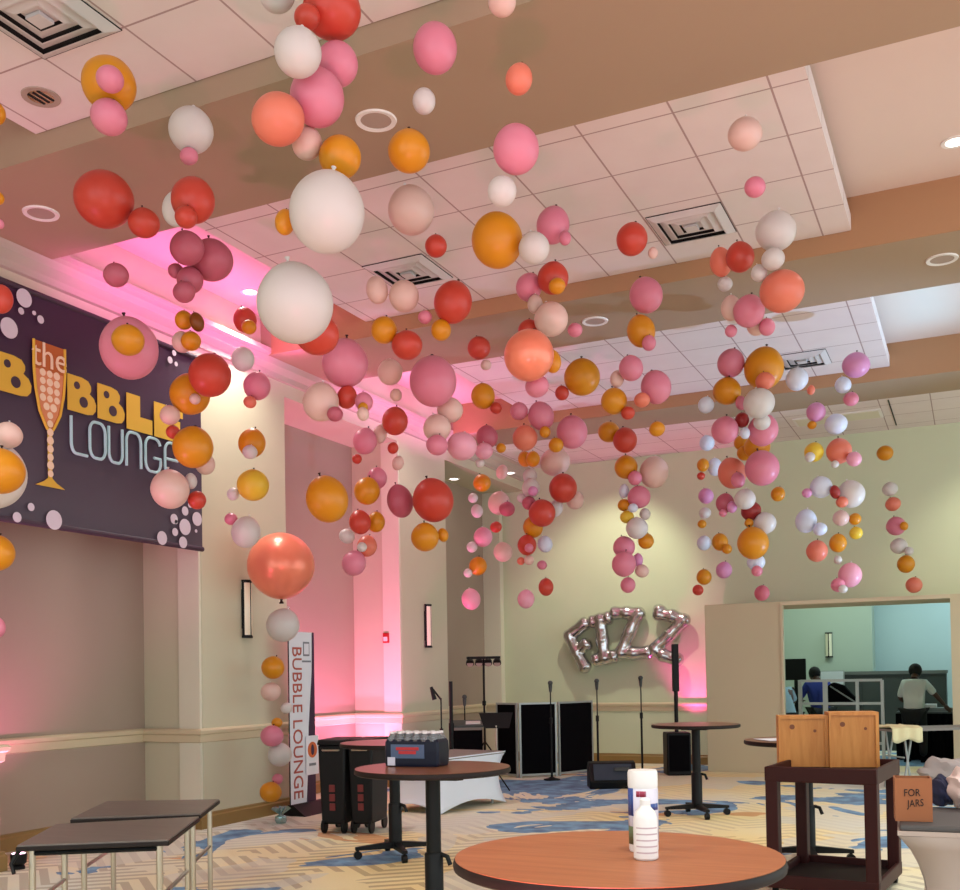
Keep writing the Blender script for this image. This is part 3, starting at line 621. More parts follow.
# ------------------------------------------------------------------ bins
def wheeled_bin(x0, x1, label):
    a, b = on_z(x0, 834, 0), on_z(x1, 834.5, 0); ax = (b-a).normalized(); wd = (b-a).length; ay = V((-ax.y, ax.x, 0)); t = thing('wheeled_bin', label, 'bin', (a+b)/2, 'slim black wheeled bins'); o = (a+b)/2
    L = .52; hh = .86
    def q(u, v_, z): return o+ax*(u*wd/2)+ay*(v_*L)+V((0, 0, z))
    MB().hexa([q(-.84, .05, .09), q(.84, .05, .09), q(.84, .95, .09), q(-.84, .95, .09), q(-1, 0, hh), q(1, 0, hh), q(1, 1, hh), q(-1, 1, hh)]).build('body', M['blackplastic'], t, bevel=.02)
    MB().hexa([q(-1.04, -.03, hh), q(1.04, -.03, hh), q(1.04, 1.03, hh), q(-1.04, 1.03, hh), q(-1, .02, hh+.05), q(1, .02, hh+.05), q(1, 1, hh+.05), q(-1, 1, hh+.05)]).build('lid', M['blackplastic'], t, bevel=.012)
    MB().tube([q(-.6, -.02, hh-.05), q(-.55, -.06, hh-.05), q(.55, -.06, hh-.05), q(.6, -.02, hh-.05)], .009, 8).build('handle', M['chrome'], t)
    for u in (-.72, .72):
        for v_ in (.12, .85): MB().tube([q(u-.09, v_, .07), q(u+.09, v_, .07)], .07, 18).build('wheel', M['blackplastic'], t)
    for z in (.26, .35, .44): MB().obox(q(.0, -.0, 0)+V((0, 0, z))+ay*(L*.05*(hh-z)/.77-.004), ax, (0, 0, 1), ay, .028, .034, .004).build('red_mark', mat('dull_red_print', rgb(110, 26, 26), .5), t, smooth=False)
wheeled_bin(318.5, 346, 'slim black wheeled bin beside the standing banner, with red vertical marks')
wheeled_bin(348.5, 373, 'slim black wheeled bin nearer the round table, with red vertical marks')
# ------------------------------------------------------------------ standing banner and floor balloon weight
o = V((-6.82, on_x(290.5, 740, -6.82).y, 0)); t = thing('standing_banner', 'tall white standing banner with red vertical lettering beside the near pier', 'banner', o)
bw, bh = .47, 2.03
MB().box(o.x-.006, o.x, o.y, o.y+bw, .1, bh).build('print_panel', M['paper'], t, smooth=False)
mb = MB(); mb.prism([V((o.x, o.y+bw*a, z)) for a, z in ((.62, .1), (.70, .5), (.74, .95), (.9, 1.6), (.92, bh), (1, bh), (1, .1))], (.004, 0, 0)); mb.build('purple_wave', M['purple'], t, smooth=False)
text('lettering', 'BUBBLE LOUNGE', M['redprint'], t, V((o.x+.004, o.y+bw*.27, 1.02)), (0, 0, -1), (0, 1, 0), .25, .002, sx=.885)
MB().box(o.x+.001, o.x+.005, o.y+bw*.55, o.y+bw*.8, 1.76, 1.92).build('logo_box', M['greyprint'], t, smooth=False)
MB().box(o.x+.004, o.x+.007, o.y+bw*.58, o.y+bw*.77, 1.78, 1.90).build('logo_ground', M['paper'], t, smooth=False)
MB().box(o.x+.001, o.x+.005, o.y+bw*.5, o.y+bw*.86, 1.69, 1.71).build('small_print_line', M['greyprint'], t, smooth=False)
MB().box(o.x+.01, o.x+.014, o.y+bw*.58, o.y+bw*1.1, .42, .86).build('paper_sign', M['paper'], t, smooth=False)
MB().prism([V((o.x+.014, o.y+bw*.84+.09*math.cos(k*PI/12), .7+.09*math.sin(k*PI/12))) for k in range(24)], (.003, 0, 0)).build('orange_emblem', M['orangeprint'], t, smooth=False)
MB().prism([V((o.x+.017, o.y+bw*.84+.03*math.cos(k*PI/12), .7+.06*math.sin(k*PI/12))) for k in range(24)], (.002, 0, 0)).build('emblem_heart', M['purple'], t, smooth=False)
MB().box(o.x+.014, o.x+.017, o.y+bw*.7, o.y+bw*.98, .52, .55).build('small_print_line', M['greyprint'], t, smooth=False)
MB().prism([V((o.x-.16, o.y-.02, 0)), V((o.x+.2, o.y-.02, 0)), V((o.x+.03, o.y-.02, .12)), V((o.x-.03, o.y-.02, .12))], (0, bw+.3, 0)).build('base', M['blackplastic'], t, smooth=False)
MB().tube([(o.x-.02, o.y+.01, .08), (o.x-.02, o.y+.01, bh)], .008, 8).build('pole', M['black'], t)
# ------------------------------------------------------------------ maroon cart with crates
cz = .865
fl, fr, br = on_z(764, 766.5, cz), on_z(879.5, 768.5, cz), on_z(902, 758, cz); ay = V((br.x-fr.x, br.y-fr.y, 0)); L_ = ay.length; ay.normalize(); ax = V((ay.y, -ay.x, 0)); W_ = V((fr.x-fl.x, fr.y-fl.y, 0)).dot(ax); co = V((fl.x, fl.y, 0))
t = thing('utility_cart', 'dark maroon two shelf utility cart carrying the wooden crates', 'cart', co)
def q(u, v_, z): return co+ax*u+ay*v_+V((0, 0, z))
def bx(u0, u1, v0, v1, z0, z1): return MB().hexa([q(u0, v0, z0), q(u1, v0, z0), q(u1, v1, z0), q(u0, v1, z0), q(u0, v0, z1), q(u1, v0, z1), q(u1, v1, z1), q(u0, v1, z1)])
for nm, z0, z1 in (('top_shelf', cz-.1, cz), ('bottom_shelf', .06, .15)):
    sh = bx(.01, W_-.01, .01, L_-.01, z0+.02, z1-.05).build(nm, M['cartdark'], t, smooth=False)
    for a in ((0, W_, 0, .03), (0, W_, L_-.03, L_), (0, .03, .03, L_-.03), (W_-.03, W_, .03, L_-.03)):
        bx(*a, z0, z1).build('rim', M['cart'], sh, bevel=.008, smooth=False)
for u in (0, W_-.085):
    for v_ in (0, L_-.1):
        bx(u+.002, u+.083, v_+.002, v_+.098, .06, cz-.04).build('leg', M['cart'], t, bevel=.01, smooth=False)
        c = q(u+.045, v_+.05, .032); MB().tube([c+ax*.014, c-ax*.014], .032, 18).tube([c+V((0, 0, .01)), c+V((0, 0, .04))], .014, 8).build('caster', M['blackplastic'], t)
def crate(x0, x1, ytop, ybot, Dp, label):
    a, b = on_z(x0, ybot, cz-.05), on_z(x1, ybot, cz-.05)
    k = depth(a)/F; h = (ybot-ytop)*k; u = V((b.x-a.x, b.y-a.y, 0)); w_ = u.length; u.normalize(); n = V((-u.y, u.x, 0)); o = V((a.x, a.y, cz-.05)); t = thing('wooden_crate', label, 'crate', o, 'wooden crates on the cart')
    P = lambda i, j, z: o+u*i+n*j+V((0, 0, z))
    B = lambda i0, i1, j0, j1, z0, z1: MB().hexa([P(i0, j0, z0), P(i1, j0, z0), P(i1, j1, z0), P(i0, j1, z0), P(i0, j0, z1), P(i1, j0, z1), P(i1, j1, z1), P(i0, j1, z1)])
    th = .014
    B(th, w_-th, .02, .032, .0, h-.02).build('front_panel', M['pine'], t, smooth=False)
    B(0, w_, 0, Dp, h-.022, h).build('top_board', M['pine'], t, smooth=False)
    B(0, th, 0, Dp, 0, h-.022).build('side_board', M['pine'], t, smooth=False)
    B(w_-th*1.6, w_, 0, Dp, 0, h-.022).build('side_board', M['pine'], t, smooth=False)
    B(th, w_-th, .03, Dp, 0, .012).build('bottom_board', M['pine'], t, smooth=False)
    for i, z, r in ((w_*.28, h*.78, .018), (w_*.74, h*.7, .011)):
        MB().tube([P(i, .0195, z), P(i, .0185, z)], r, 14).build('wood_knot', mat('knot_wood', rgb(120, 62, 26), .5), t)
crate(779.5, 829, 716, 767, .2, 'orange pine crate on the maroon cart, left of the pair')
crate(830, 880, 712.5, 767.5, .24, 'orange pine crate on the maroon cart, right and slightly taller of the pair')
# ------------------------------------------------------------------ spandex tables
def spandex_table(cs, z, label, topm, sidem, band=0, waist=.10, kind='stretch_table'):
    cs = [V((c[0], c[1], 0)) for c in cs]; ctr = sum(cs, V())/4; t = thing('spandex_table', label, 'table', ctr)
    MB().prism([ctr+(c-ctr)*1.0+V((0, 0, z-.03)) for c in cs], (0, 0, .03)).build('tabletop', topm, t, bevel=.01, smooth=False)
    for i in range(4):
        a, b = cs[i], cs[(i+1) % 4]; mb = MB(); NU, NV = 10, 10; d = (b-a).normalized(); n = V((d.y, -d.x, 0)); g = []
        if n.dot(a-ctr) < 0: n = -n
        for v_ in range(NV+1):
            f = v_/NV; zz = (z-band-.002)*(1-f); s_ = waist*math.sin(PI*min(1, f*1.0))**.8*(1-.25*f)
            row = []
            for u in range(NU+1):
                e = u/NU; L = (b-a).length; x = s_*.8+(L-2*s_*.8)*e
                arch = .10*f**6*math.sin(PI*e)
                row.append(mb.b.verts.new(a+d*x-n*(s_*.8-.004)+V((0, 0, zz+arch))))
            g.append(row)
        for v_ in range(NV):
            for u in range(NU): mb.b.faces.new((g[v_][u], g[v_][u+1], g[v_+1][u+1], g[v_+1][u]))
        o = mb.build('cover_side', sidem, t); md = o.modifiers.new('s', 'SOLIDIFY'); md.thickness = .004; md.offset = 0
    for c in cs:
        p = c+(ctr-c).normalized()*(.06+waist*1.35); lg = MB().tube([p+V((0, 0, 0)), p+V((0, 0, z-.03))], .015, 10).build('leg', M['alu'], t)
    if band:
        MB().prism([ctr+(c-ctr)*1.012+V((0, 0, z-band)) for c in cs], (0, 0, band-.028)).build('top_band', sidem, t, smooth=False)
    return t
a, b = V((-5.29, 10.05, 0)), V((-5.07, 11.33, 0)); d = (b-a).normalized(); n = V((-d.y, d.x, 0))
spandex_table([a, b, b+n*.75, a+n*.75], .61, 'low table under a white stretch cover, behind the water bottle table', M['greytop'], M['spandex'], waist=.09)
a = on_z(899.5, 825, .76); n = ray(903, 825); n.z = 0; n.normalize(); d = V((n.y, -n.x, 0)); ST = V((a.x, a.y, 0))
spandex_table([a, a+d*1.6, a+d*1.6+n*.75, a+n*.75], .76, 'table in pinkish grey stretch cover at the lower right corner', mat('dark_grey_top', rgb(74, 70, 70), .7), M['spandexgrey'], band=.05, waist=.17)
# box with handwriting
p0, p1 = on_z(895.5, 821.5, .76), on_z(933, 822.5, .76); k = depth(p0)/F; u = V((p1.x-p0.x, p1.y-p0.y, 0)); w_ = u.length; u.normalize(); n = V((-u.y, u.x, 0)); hb = 43*k; o = V((p0.x, p0.y, .762))
t = thing('cardboard_box', 'open brown cardboard box with handwriting on the stretch covered table', 'box', o)
P = lambda i, j, z: o+u*i+n*j+V((0, 0, z))
B = lambda i0, i1, j0, j1, z0, z1: MB().hexa([P(i0, j0, z0), P(i1, j0, z0), P(i1, j1, z0), P(i0, j1, z0), P(i0, j0, z1), P(i1, j0, z1), P(i1, j1, z1), P(i0, j1, z1)])
B(0, w_, 0, .006, 0, hb).build('front_panel', M['cardboard'], t, smooth=False); B(0, w_, .13, .136, 0, hb).build('back_panel', M['cardboard'], t, smooth=False)
B(0, .006, .006, .13, 0, hb).build('side_panel', M['cardboard'], t, smooth=False); B(w_-.006, w_, .006, .13, 0, hb).build('side_panel', M['cardboard'], t, smooth=False); B(0.006, w_-.006, .006, .13, 0, .006).build('bottom_panel', M['cardboard'], t, smooth=False)
text('handwriting', 'FOR', M['ink'], t, P(w_*.46, -.002, hb*.66), u+V((0, 0, .04)), V((0, 0, 1)), .05, .001, sx=.8)
text('handwriting', 'JARS', M['ink'], t, P(w_*.55, -.002, hb*.42), u+V((0, 0, .1)), V((0, 0, 1)), .05, .001, sx=.75)
# fabrics piled beside the box
def heap(name, px, py, D, sx, sy, sz, m_, label, seed, cat='fabric', folds=3):
    c = at_d(px, py, D); zb_ = .762; rnd = random.Random(seed); mb = MB()
    bmesh.ops.create_icosphere(mb.b, subdivisions=4, radius=1)
    ph = [rnd.uniform(0, 6) for _ in range(6)]
    for v in mb.b.verts:
        p = v.co.copy(); rr_ = 1+.09*math.sin(p.x*5*folds/3+ph[0])*math.cos(p.y*4+ph[1])+.07*math.sin(p.z*9+p.x*4+ph[2])+.035*math.sin(p.x*13+p.z*11+ph[3])
        p *= rr_; p.z = max(p.z, -.85)
        v.co = V((c.x, c.y, zb_+.85*sz)) + _r*p.x*sx + _f*p.y*sy + V((0, 0, p.z*sz))
    return tag(mb.build(name, M[m_], None, (c.x, c.y, zb_)), label, cat, 'folded fabrics on the stretch covered table')
heap('folded_fabric', 941, 800, 5.62, .055, .11, .085, 'navy', 'dark navy folded fabric between the cardboard box and pink fleece', 1)
heap('folded_fabric', 964, 795, 5.5, .075, .12, .115, 'fleece', 'pale pink fluffy fleece bundle at the right edge', 2, folds=6)
heap('folded_fabric', 948, 776, 6.0, .17, .10, .125, 'greycloth', 'grey knitted fabric heaped behind the cardboard box', 3)
# ------------------------------------------------------------------ stage gear by the far wall
def mic_stand(px, yb, ytop, label, boom=False, D=None):
    p = on_z(px, yb, 0) if D is None else at_d(px, 700, D); p.z = 0; d = depth(p); zt_ = at_d(px, ytop, d).z; t = thing('microphone_stand', label, 'mic stand', p, 'microphone stands along the far wall')
    MB().lathe(p, [(.12, 0), (.12, .015), (.05, .03), (.02, .05)], 24).build('base', M['black'], t)
    MB().tube([p+V((0, 0, .03)), p+V((0, 0, zt_*.62))], .016, 10).build('lower_tube', M['black'], t)
    MB().tube([p+V((0, 0, zt_*.6)), p+V((0, 0, zt_-.1))], .010, 8).build('upper_tube', M['black'], t)
    MB().tube([p+V((0, 0, zt_*.58)), p+V((0, 0, zt_*.64))], .024, 10).build('clutch', M['black'], t)
    if boom:
        a = p+V((0, 0, zt_-.12)); b = a-_r*.12+V((0, 0, .16)); MB().tube([a, b], .012, 8).build('boom', M['black'], t)
        MB().tube([b, b+_r*.04+V((0, 0, -.16))], [.02, .03], 10).build('microphone', M['black'], t)
    else:
        MB().tube([p+V((0, 0, zt_-.13)), p+V((0, 0, zt_-.03))], [.018, .03], 12).ball(p+V((0, 0, zt_)), .036).build('microphone', M['darksteel'], t)
mic_stand(552, 780, 683, 'microphone stand in front of the middle black screen')
mic_stand(598.5, 777, 681, 'microphone stand behind the floor monitor wedge')
mic_stand(642.5, 774, 678, 'microphone stand below the FIZZ letters, behind the wipes canister')
mic_stand(464.5, 776, 697, 'microphone stand left of the light bar stand', D=15.2)
mic_stand(441, 790, 690, 'black boom microphone stand above the water bottle pack', True, D=13.0)
# black pole by the niche
p = at_d(451, 700, 13.5); p.z = 0; t = thing('speaker_pole', 'thick upright black pole right of the boom microphone', 'pole', p)
MB().tube([p, p+V((0, 0, 1.44))], .024, 12).build('pole', M['black'], t); MB().lathe(p, [(.11, 0), (.11, .015), (.03, .05)], 20).build('base', M['black'], t); MB().tube([p+V((0, 0, .8)), p+V((0, 0, .9))], .035, 12).build('collar', M['black'], t)
# black screens
zs = 1.1; pp = [V((-6.511, 14.235, 0)), V((-6.07, 14.044, 0)), V((-5.613, 14.46, 0)), V((-5.322, 15.217, 0))]
for k, lb in enumerate(('narrow black folding screen panel, leftmost of three beside the music stand', 'black folding screen panel with white frame, middle of three', 'black folding screen panel with white frame, nearest the FIZZ letters')):
    a, b = pp[k], pp[k+1]; d = (b-a).normalized(); a = a+d*.015; b = b-d*.015; c = (a+b)/2; n = V((-d.y, d.x, 0)); hw_ = (b-a).length/2
    t = thing('screen_panel', lb, 'screen', c, 'black framed screen panels')
    MB().obox(c+V((0, 0, .03+(zs-.03)/2)), d, n, (0, 0, 1), hw_-.02, .008, (zs-.07)/2).build('cloth', M['blackfabric'], t, smooth=False)
    for s_ in (-1, 1):
        MB().obox(c+d*s_*(hw_-.014)+V((0, 0, zs/2)), d, n, (0, 0, 1), .014, .014, zs/2).build('frame_post', M['alu'], t, smooth=False)
    for z in (.04, zs-.014): MB().obox(c+V((0, 0, z)), d, n, (0, 0, 1), hw_-.03, .012, .014).build('frame_rail', M['alu'], t, smooth=False)
# floor monitor
p = on_z(612, 787.5, 0); t = thing('floor_monitor', 'black wedge stage monitor on the carpet before the far wall', 'speaker', p); hw_ = .31
sec = [(-.17, 0), (.2, 0), (.2, .22), (.08, .35), (-.03, .33), (-.2, .1)]
mk = lambda s_, g=1: [p+_r*(s_)+_f*(a*g)+V((0, 0, b*g)) for a, b in sec]
MB().prism(mk(-hw_), _r*2*hw_).build('cabinet', M['blackplastic'], t, bevel=.015, smooth=False)
MB().hexa([p+_r*s_+_f*a+V((0, 0, b)) for a, b in ((-.19, .105), (-.215, .115)) for s_ in (-1,)][:0] or [p-_r*.25-_f*.205+V((0, 0, .12)), p+_r*.25-_f*.205+V((0, 0, .12)), p+_r*.25-_f*.195+V((0, 0, .115)), p-_r*.25-_f*.195+V((0, 0, .115)), p-_r*.25-_f*.06+V((0, 0, .315)), p+_r*.25-_f*.06+V((0, 0, .315)), p+_r*.25-_f*.04+V((0, 0, .31)), p-_r*.25-_f*.04+V((0, 0, .31))]).build('grille', mat('blue_grey_mesh', rgb(40, 52, 66), .6), t, smooth=False)
MB().obox(p+_r*.12-_f*.12+V((0, 0, .25)), _r, V((0, 0, 1))*.8+_f*.6, _f, .1, .025, .02).build('badge', M['darksteel'], t, smooth=False)
# column speaker
p = on_z(677.5, 774.5, 0); t = thing('column_speaker', 'black column loudspeaker with a boxy base behind the lone cafe table', 'speaker', p); k = depth(p)/F
zt_ = on_y(677, 644, p.y).z; zs_ = on_y(677, 732, p.y).z
MB().obox(p+V((0, 0, zs_/2)), _r, _f, (0, 0, 1), 12*k, .18, zs_/2).build('subwoofer', M['blackplastic'], t, bevel=.02, smooth=False)
MB().obox(p+V((0, 0, zs_*.52))-_f*.182, _r, _f, (0, 0, 1), 10*k, .006, zs_*.42).build('grille', M['blackfabric'], t, smooth=False)
MB().tube([p+V((0, 0, zs_)), p+V((0, 0, zs_+.65))], .03, 12).build('pole', M['black'], t)
MB().obox(p+V((0, 0, (zs_+.6+zt_)/2)), _r, _f, (0, 0, 1), .045, .05, (zt_-zs_-.6)/2).build('column', M['black'], t, bevel=.008, smooth=False)
# light bar
p = V((-6.72, 14.5, 0)); zb_ = on_y(484, 659, p.y).z; p.x = on_y(484, 690, p.y).x; t = thing('stage_light_bar', 'four headed stage light bar on a tripod in front of the alcove', 'light bar', p); k = depth(p)/F
MB().tube([p+V((0, 0, .25)), p+V((0, 0, zb_))], .016, 10).build('pole', M['black'], t); MB().tube([p+V((0, 0, 1.05)), p+V((0, 0, 1.12))], .03, 10).build('clutch', M['black'], t)
MB().obox(p+V((0, 0, zb_+.02)), _r, _f, (0, 0, 1), 17*k, .025, .02).build('bar', M['black'], t, smooth=False)
for s_ in (-13.5, -4.5, 4.5, 13.5):
    c = p+_r*(s_*k)+V((0, 0, zb_-.05)); hd = MB().tube([c+_f*.06, c-_f*.05, c-_f*.07-V((0, 0, .02))], [.045, .062, .064], 16).build('lamp_head', M['black'], t)
    MB().tube([c-_f*.072-V((0, 0, .02)), c-_f*.075-V((0, 0, .021))], .05, 16).build('lens', M['grille'], hd)
for a in (0, 2.1, 4.2): MB().tube([p+V((0, 0, .5)), p+V((.38*math.cos(a), .38*math.sin(a), .01))], .012, 8).build('tripod_leg', M['black'], t)
# equipment table with black cloth
c = at_d(466, 730, 14.3); t = thing('equipment_table', 'small table under black cloth with gear, beside the alcove', 'table', (c.x, c.y, 0)); ztb = at_d(466, 727, 14.3).z
MB().obox((c.x, c.y, ztb-.015), _r, _f, (0, 0, 1), .22, .28, .015).build('tabletop', M['greytop'], t, smooth=False)
MB().obox((c.x, c.y, (ztb-.03)/2), _r, _f, (0, 0, 1), .225, .285, (ztb-.034)/2).build('skirt', M['blackfabric'], t, smooth=False)
g = V((c.x, c.y, ztb))+_r*.02; t = thing('audio_mixer', 'low grey audio mixer on the black draped equipment table', 'mixer', g)
MB().hexa([g-_r*.22-_f*.2, g+_r*.22-_f*.2, g+_r*.22+_f*.15, g-_r*.22+_f*.15, g-_r*.22-_f*.2+V((0, 0, .03)), g+_r*.22-_f*.2+V((0, 0, .03)), g+_r*.22+_f*.15+V((0, 0, .09)), g-_r*.22+_f*.15+V((0, 0, .09))]).build('body', M['darksteel'], t, smooth=False)
MB().obox(g+_r*.08-_f*.05+V((0, 0, .062)), _r, _f+V((0, 0, .17)), V((0, 0, 1)), .1, .08, .006).build('fader_panel', M['whiteplastic'], t, smooth=False)
# music stand
c = at_d(496, 720, 13.6); t = thing('music_stand', 'black music stand leaning before the leftmost screen panel', 'music stand', (c.x, c.y, 0)); k = 13.6/F
up = V((0, 0, .9))+_f*.35
A = [(-17, 8), (17, 8), (13, -9), (-12, -9)]
MB().prism([c+_r*(x*k)+up*(y*k) for x, y in A], _f*.012).build('desk', M['black'], t, smooth=False)
MB().tube([c-up*(6*k), V((c.x, c.y, .05))], .012, 8).build('pole', M['chrome'], t)
for a in (0, 2.1, 4.2): MB().tube([V((c.x, c.y, .25)), V((c.x+.18*math.cos(a), c.y+.18*math.sin(a), .01))], .01, 8).build('tripod_leg', M['black'], t)
# FIZZ foil letters
FY = 16.72
def fp(u, v_): return on_y(540+u/6, 590+v_/6, FY)
def foil(strokes, label, r=43):
    allp = [fp(*a) for s_ in strokes for a in s_]; o = allp[0]; rad = r/6*depth(o)/F
    mb = MB()
    for s_ in strokes:
        pts = [fp(*a) for a in s_]; dense = []; rr_ = []
        for i in range(len(pts)-1):
            for k in range(6):
                f = k/6; dense.append(pts[i].lerp(pts[i+1], f)); rr_.append(rad*(1-.10*math.sin(PI*f)+.05*math.sin(f*19)))
        dense.append(pts[-1]); rr_.append(rad*1.05)
        e0 = (dense[0]-dense[1]).normalized(); e1 = (dense[-1]-dense[-2]).normalized()
        dense = [dense[0]+e0*rad*.8, dense[0]+e0*rad*.45]+dense+[dense[-1]+e1*rad*.45, dense[-1]+e1*rad*.8]; rr_ = [rad*.2, rad*.85]+rr_+[rad*.85, rad*.2]
        mb.tube(dense, rr_, 14)
        for q_ in pts[1:-1]: mb.ball(q_, rad*1.02)
    ob = mb.build('foil_letter_balloon', M['foil'], None, o)
    md = ob.modifiers.new('r', 'REMESH'); md.mode = 'VOXEL'; md.voxel_size = .016; md.use_smooth_shade = True
    sm = ob.modifiers.new('s', 'SMOOTH'); sm.iterations = 4; sm.factor = .5
    tx = bpy.data.textures.new('crease', 'CLOUDS'); tx.noise_scale = .11; dm = ob.modifiers.new('d', 'DISPLACE'); dm.texture = tx; dm.strength = .014
    tag(ob, label, 'foil balloon', 'silver foil letters on the far wall')
    return ob
foil([[(272, 200), (180, 275), (222, 370), (272, 465)], [(222, 370), (280, 325)]], 'silver foil letter F balloon, first letter of the wall word')
foil([[(318, 190), (362, 178), (410, 168)], [(362, 178), (375, 300), (388, 408)], [(340, 420), (388, 408), (445, 398)]], 'silver foil letter I balloon, second letter of the wall word')
foil([[(448, 138), (520, 138), (592, 142), (540, 250), (490, 374), (560, 380), (650, 374)]], 'silver foil letter Z balloon touching the letter I')
foil([[(718, 118), (715, 145), (790, 155), (862, 182), (780, 265), (690, 355), (740, 392), (828, 420)]], 'silver foil letter Z balloon, last letter, beside the pink light')
# ------------------------------------------------------------------ kitchen beyond the opening
def q3(px, py, Y): return on_y(px, py, Y)
a, b = q3(800, 681, 17.3), q3(882, 681, 17.3); zt_ = a.z; t = thing('metal_rack', 'open grey metal rack in front of the people in the kitchen', 'rack', (a.x, 17.3, 0))
xs = [q3(px, 681, 17.3).x for px in (800, 825, 857, 882)]
for x, r in zip(xs, (.035, .045, .03, .03)): MB().box(x-r*.8, x+r*.8, 17.28, 17.33, 0, zt_).build('post', M['alu'], t, smooth=False)
zm = q3(840, 703.5, 17.3).z
for z in (zt_, zm, .35):
    MB().box(xs[0], xs[-1], 17.285, 17.325, z-.02, z+.02).build('rail', M['alu'], t, smooth=False)
a, b = q3(822, 672, 20.6), q3(946, 672, 20.6); zt_ = a.z
t = thing('steel_cabinet', 'long dark steel cabinet run along the kitchen wall', 'cabinet', (a.x, 20.6, 0))
MB().box(a.x, b.x, 20.6, 21.3, 0, zt_-.06).build('body', M['darksteel'], t, smooth=False)
MB().box(a.x-.02, b.x+.02, 20.56, 21.3, zt_-.06, zt_).build('top', M['steel'], t, smooth=False)
for k in range(3):
    x0 = a.x+(b.x-a.x)*k/3; x1 = a.x+(b.x-a.x)*(k+1)/3
    MB().box(x0+.02, x1-.02, 20.58, 20.6, .1, zt_-.12).build('door', M['darksteel'], t, smooth=False)
c = q3(832, 678, 20.4); t = thing('white_notice_board', 'pale square board behind the person in blue', 'board', c)
MB().obox(c, (1, 0, 0), (0, 1, 0), (0, 0, 1), .2, .015, .12).build('panel', M['paper'], t, smooth=False); MB().obox(c+V((0, .02, 0)), (1, 0, 0), (0, 1, 0), (0, 0, 1), .22, .008, .14).build('frame', M['alu'], t, smooth=False)
MB().obox(V((c.x, c.y, c.z/2-.07)), (1, 0, 0), (0, 1, 0), (0, 0, 1), .02, .015, c.z/2-.07).build('stand', M['alu'], t, smooth=False)
a, b = q3(785, 659, 19.5), q3(806, 680, 19.5); t = thing('television', 'black flat screen on a stand at the left of the kitchen opening', 'television', ((a.x+b.x)/2, 19.5, 0))
MB().box(a.x, b.x, 19.5, 19.55, b.z, a.z).build('screen', M['blackplastic'], t, bevel=.008, smooth=False); MB().box((a.x+b.x)/2-.03, (a.x+b.x)/2+.03, 19.52, 19.56, 0, b.z).build('stand_pole', M['black'], t, smooth=False); MB().box(a.x+.05, b.x-.05, 19.35, 19.7, 0, .03).build('stand_base', M['black'], t, smooth=False)
a, b = q3(893, 712, 18.6), q3(953, 712, 18.6); t = thing('draped_table', 'table draped to the floor in black beside the person in white', 'table', ((a.x+b.x)/2, 18.9, 0))
MB().box(a.x+.05, b.x+.3, 18.6, 19.3, a.z-.03, a.z).build('tabletop', M['darksteel'], t, smooth=False)
mb = MB(); n_ = 40; ps = [V((a.x+.04+(b.x+.27-a.x)*i/n_, 18.58+.015*math.sin(i*1.9), 0)) for i in range(n_+1)]
for i in range(n_): mb.hexa([ps[i], ps[i+1], ps[i+1]+V((0, .02, 0)), ps[i]+V((0, .02, 0))]+[v_+V((0, 0, a.z-.025)) for v_ in (ps[i], ps[i+1], ps[i+1]+V((0, .02, 0)), ps[i]+V((0, .02, 0)))])
mb.build('drape', M['blackfabric'], t)
c = V((b.x-.1, 18.9, a.z)); t = thing('serving_tray', 'pale metal trays on the black draped table', 'tray', c)
MB().box(c.x-.45, c.x+.1, 18.75, 19.15, a.z, a.z+.06).build('tray', M['steel'], t, smooth=False); MB().box(c.x-.4, c.x-.15, 18.8, 19.1, a.z+.06, a.z+.12).build('lid', M['whiteplastic'], t, smooth=False)
# grey table with cream cloth before the opening
z_ = .76; a, b = on_z(892, 729.5, z_), on_z(980, 727, z_); d = V((b.x-a.x, b.y-a.y, 0)).normalized(); n = V((-d.y, d.x, 0)); a = V((a.x, a.y, 0))
t = thing('folding_table', 'long grey folding table on trestle legs before the kitchen opening', 'table', a)
MB().prism([a+V((0, 0, z_-.03)), a+d*1.9+V((0, 0, z_-.03)), a+d*1.9+n*.6+V((0, 0, z_-.03)), a+n*.6+V((0, 0, z_-.03))], (0, 0, .03)).build('tabletop', M['greytop'], t, smooth=False)
for s_ in (.22, 1.7):
    for m_, e_ in ((0, .12), (.12, 0)): MB().tube([a+d*(s_+m_)+n*.1+V((0, 0, z_-.03)), a+d*(s_+e_-.03)+n*.1, ], .013, 8).build('leg', M['alu'], t)
    for m_, e_ in ((0, .12), (.12, 0)): MB().tube([a+d*(s_+m_)+n*.5+V((0, 0, z_-.03)), a+d*(s_+e_-.03)+n*.5, ], .013, 8).build('leg', M['alu'], t)
    MB().tube([a+d*s_+n*.1+V((0, 0, .4)), a+d*s_+n*.5+V((0, 0, .4))], .01, 8).build('brace', M['alu'], t)
mb = MB(); g = []
NUU, NVV = 22, 16
for i in range(NUU+1):
    row = []
    for j in range(NVV+1):
        u = i/NUU; v_ = j/NVV; x = -.02+.42*u; s_ = -.16+.62*v_
        if s_ < -.0: pos = a+d*x+n*(-.012)+V((0, 0, z_+.012+s_*(1.0+.15*math.sin(u*9))))
        else: pos = a+d*x+n*s_+V((0, 0, z_+.012))
        pos = pos+V((0, 0, (.012 if s_ > .02 else 0)*(1+math.sin(u*14+v_*6))))-n*(.012*(1+math.sin(u*17+1)) if s_ < 0 else 0)
        row.append(mb.b.verts.new(pos))
    g.append(row)
for i in range(NUU):
    for j in range(NVV): mb.b.faces.new((g[i][j], g[i+1][j], g[i+1][j+1], g[i][j+1]))
o = mb.build('folded_cloth', M['cream'], None, a+V((0, 0, z_))); o.modifiers.new('s', 'SOLIDIFY').thickness = .008
tag(o, 'cream cloth hanging over the end of the grey folding table', 'cloth')
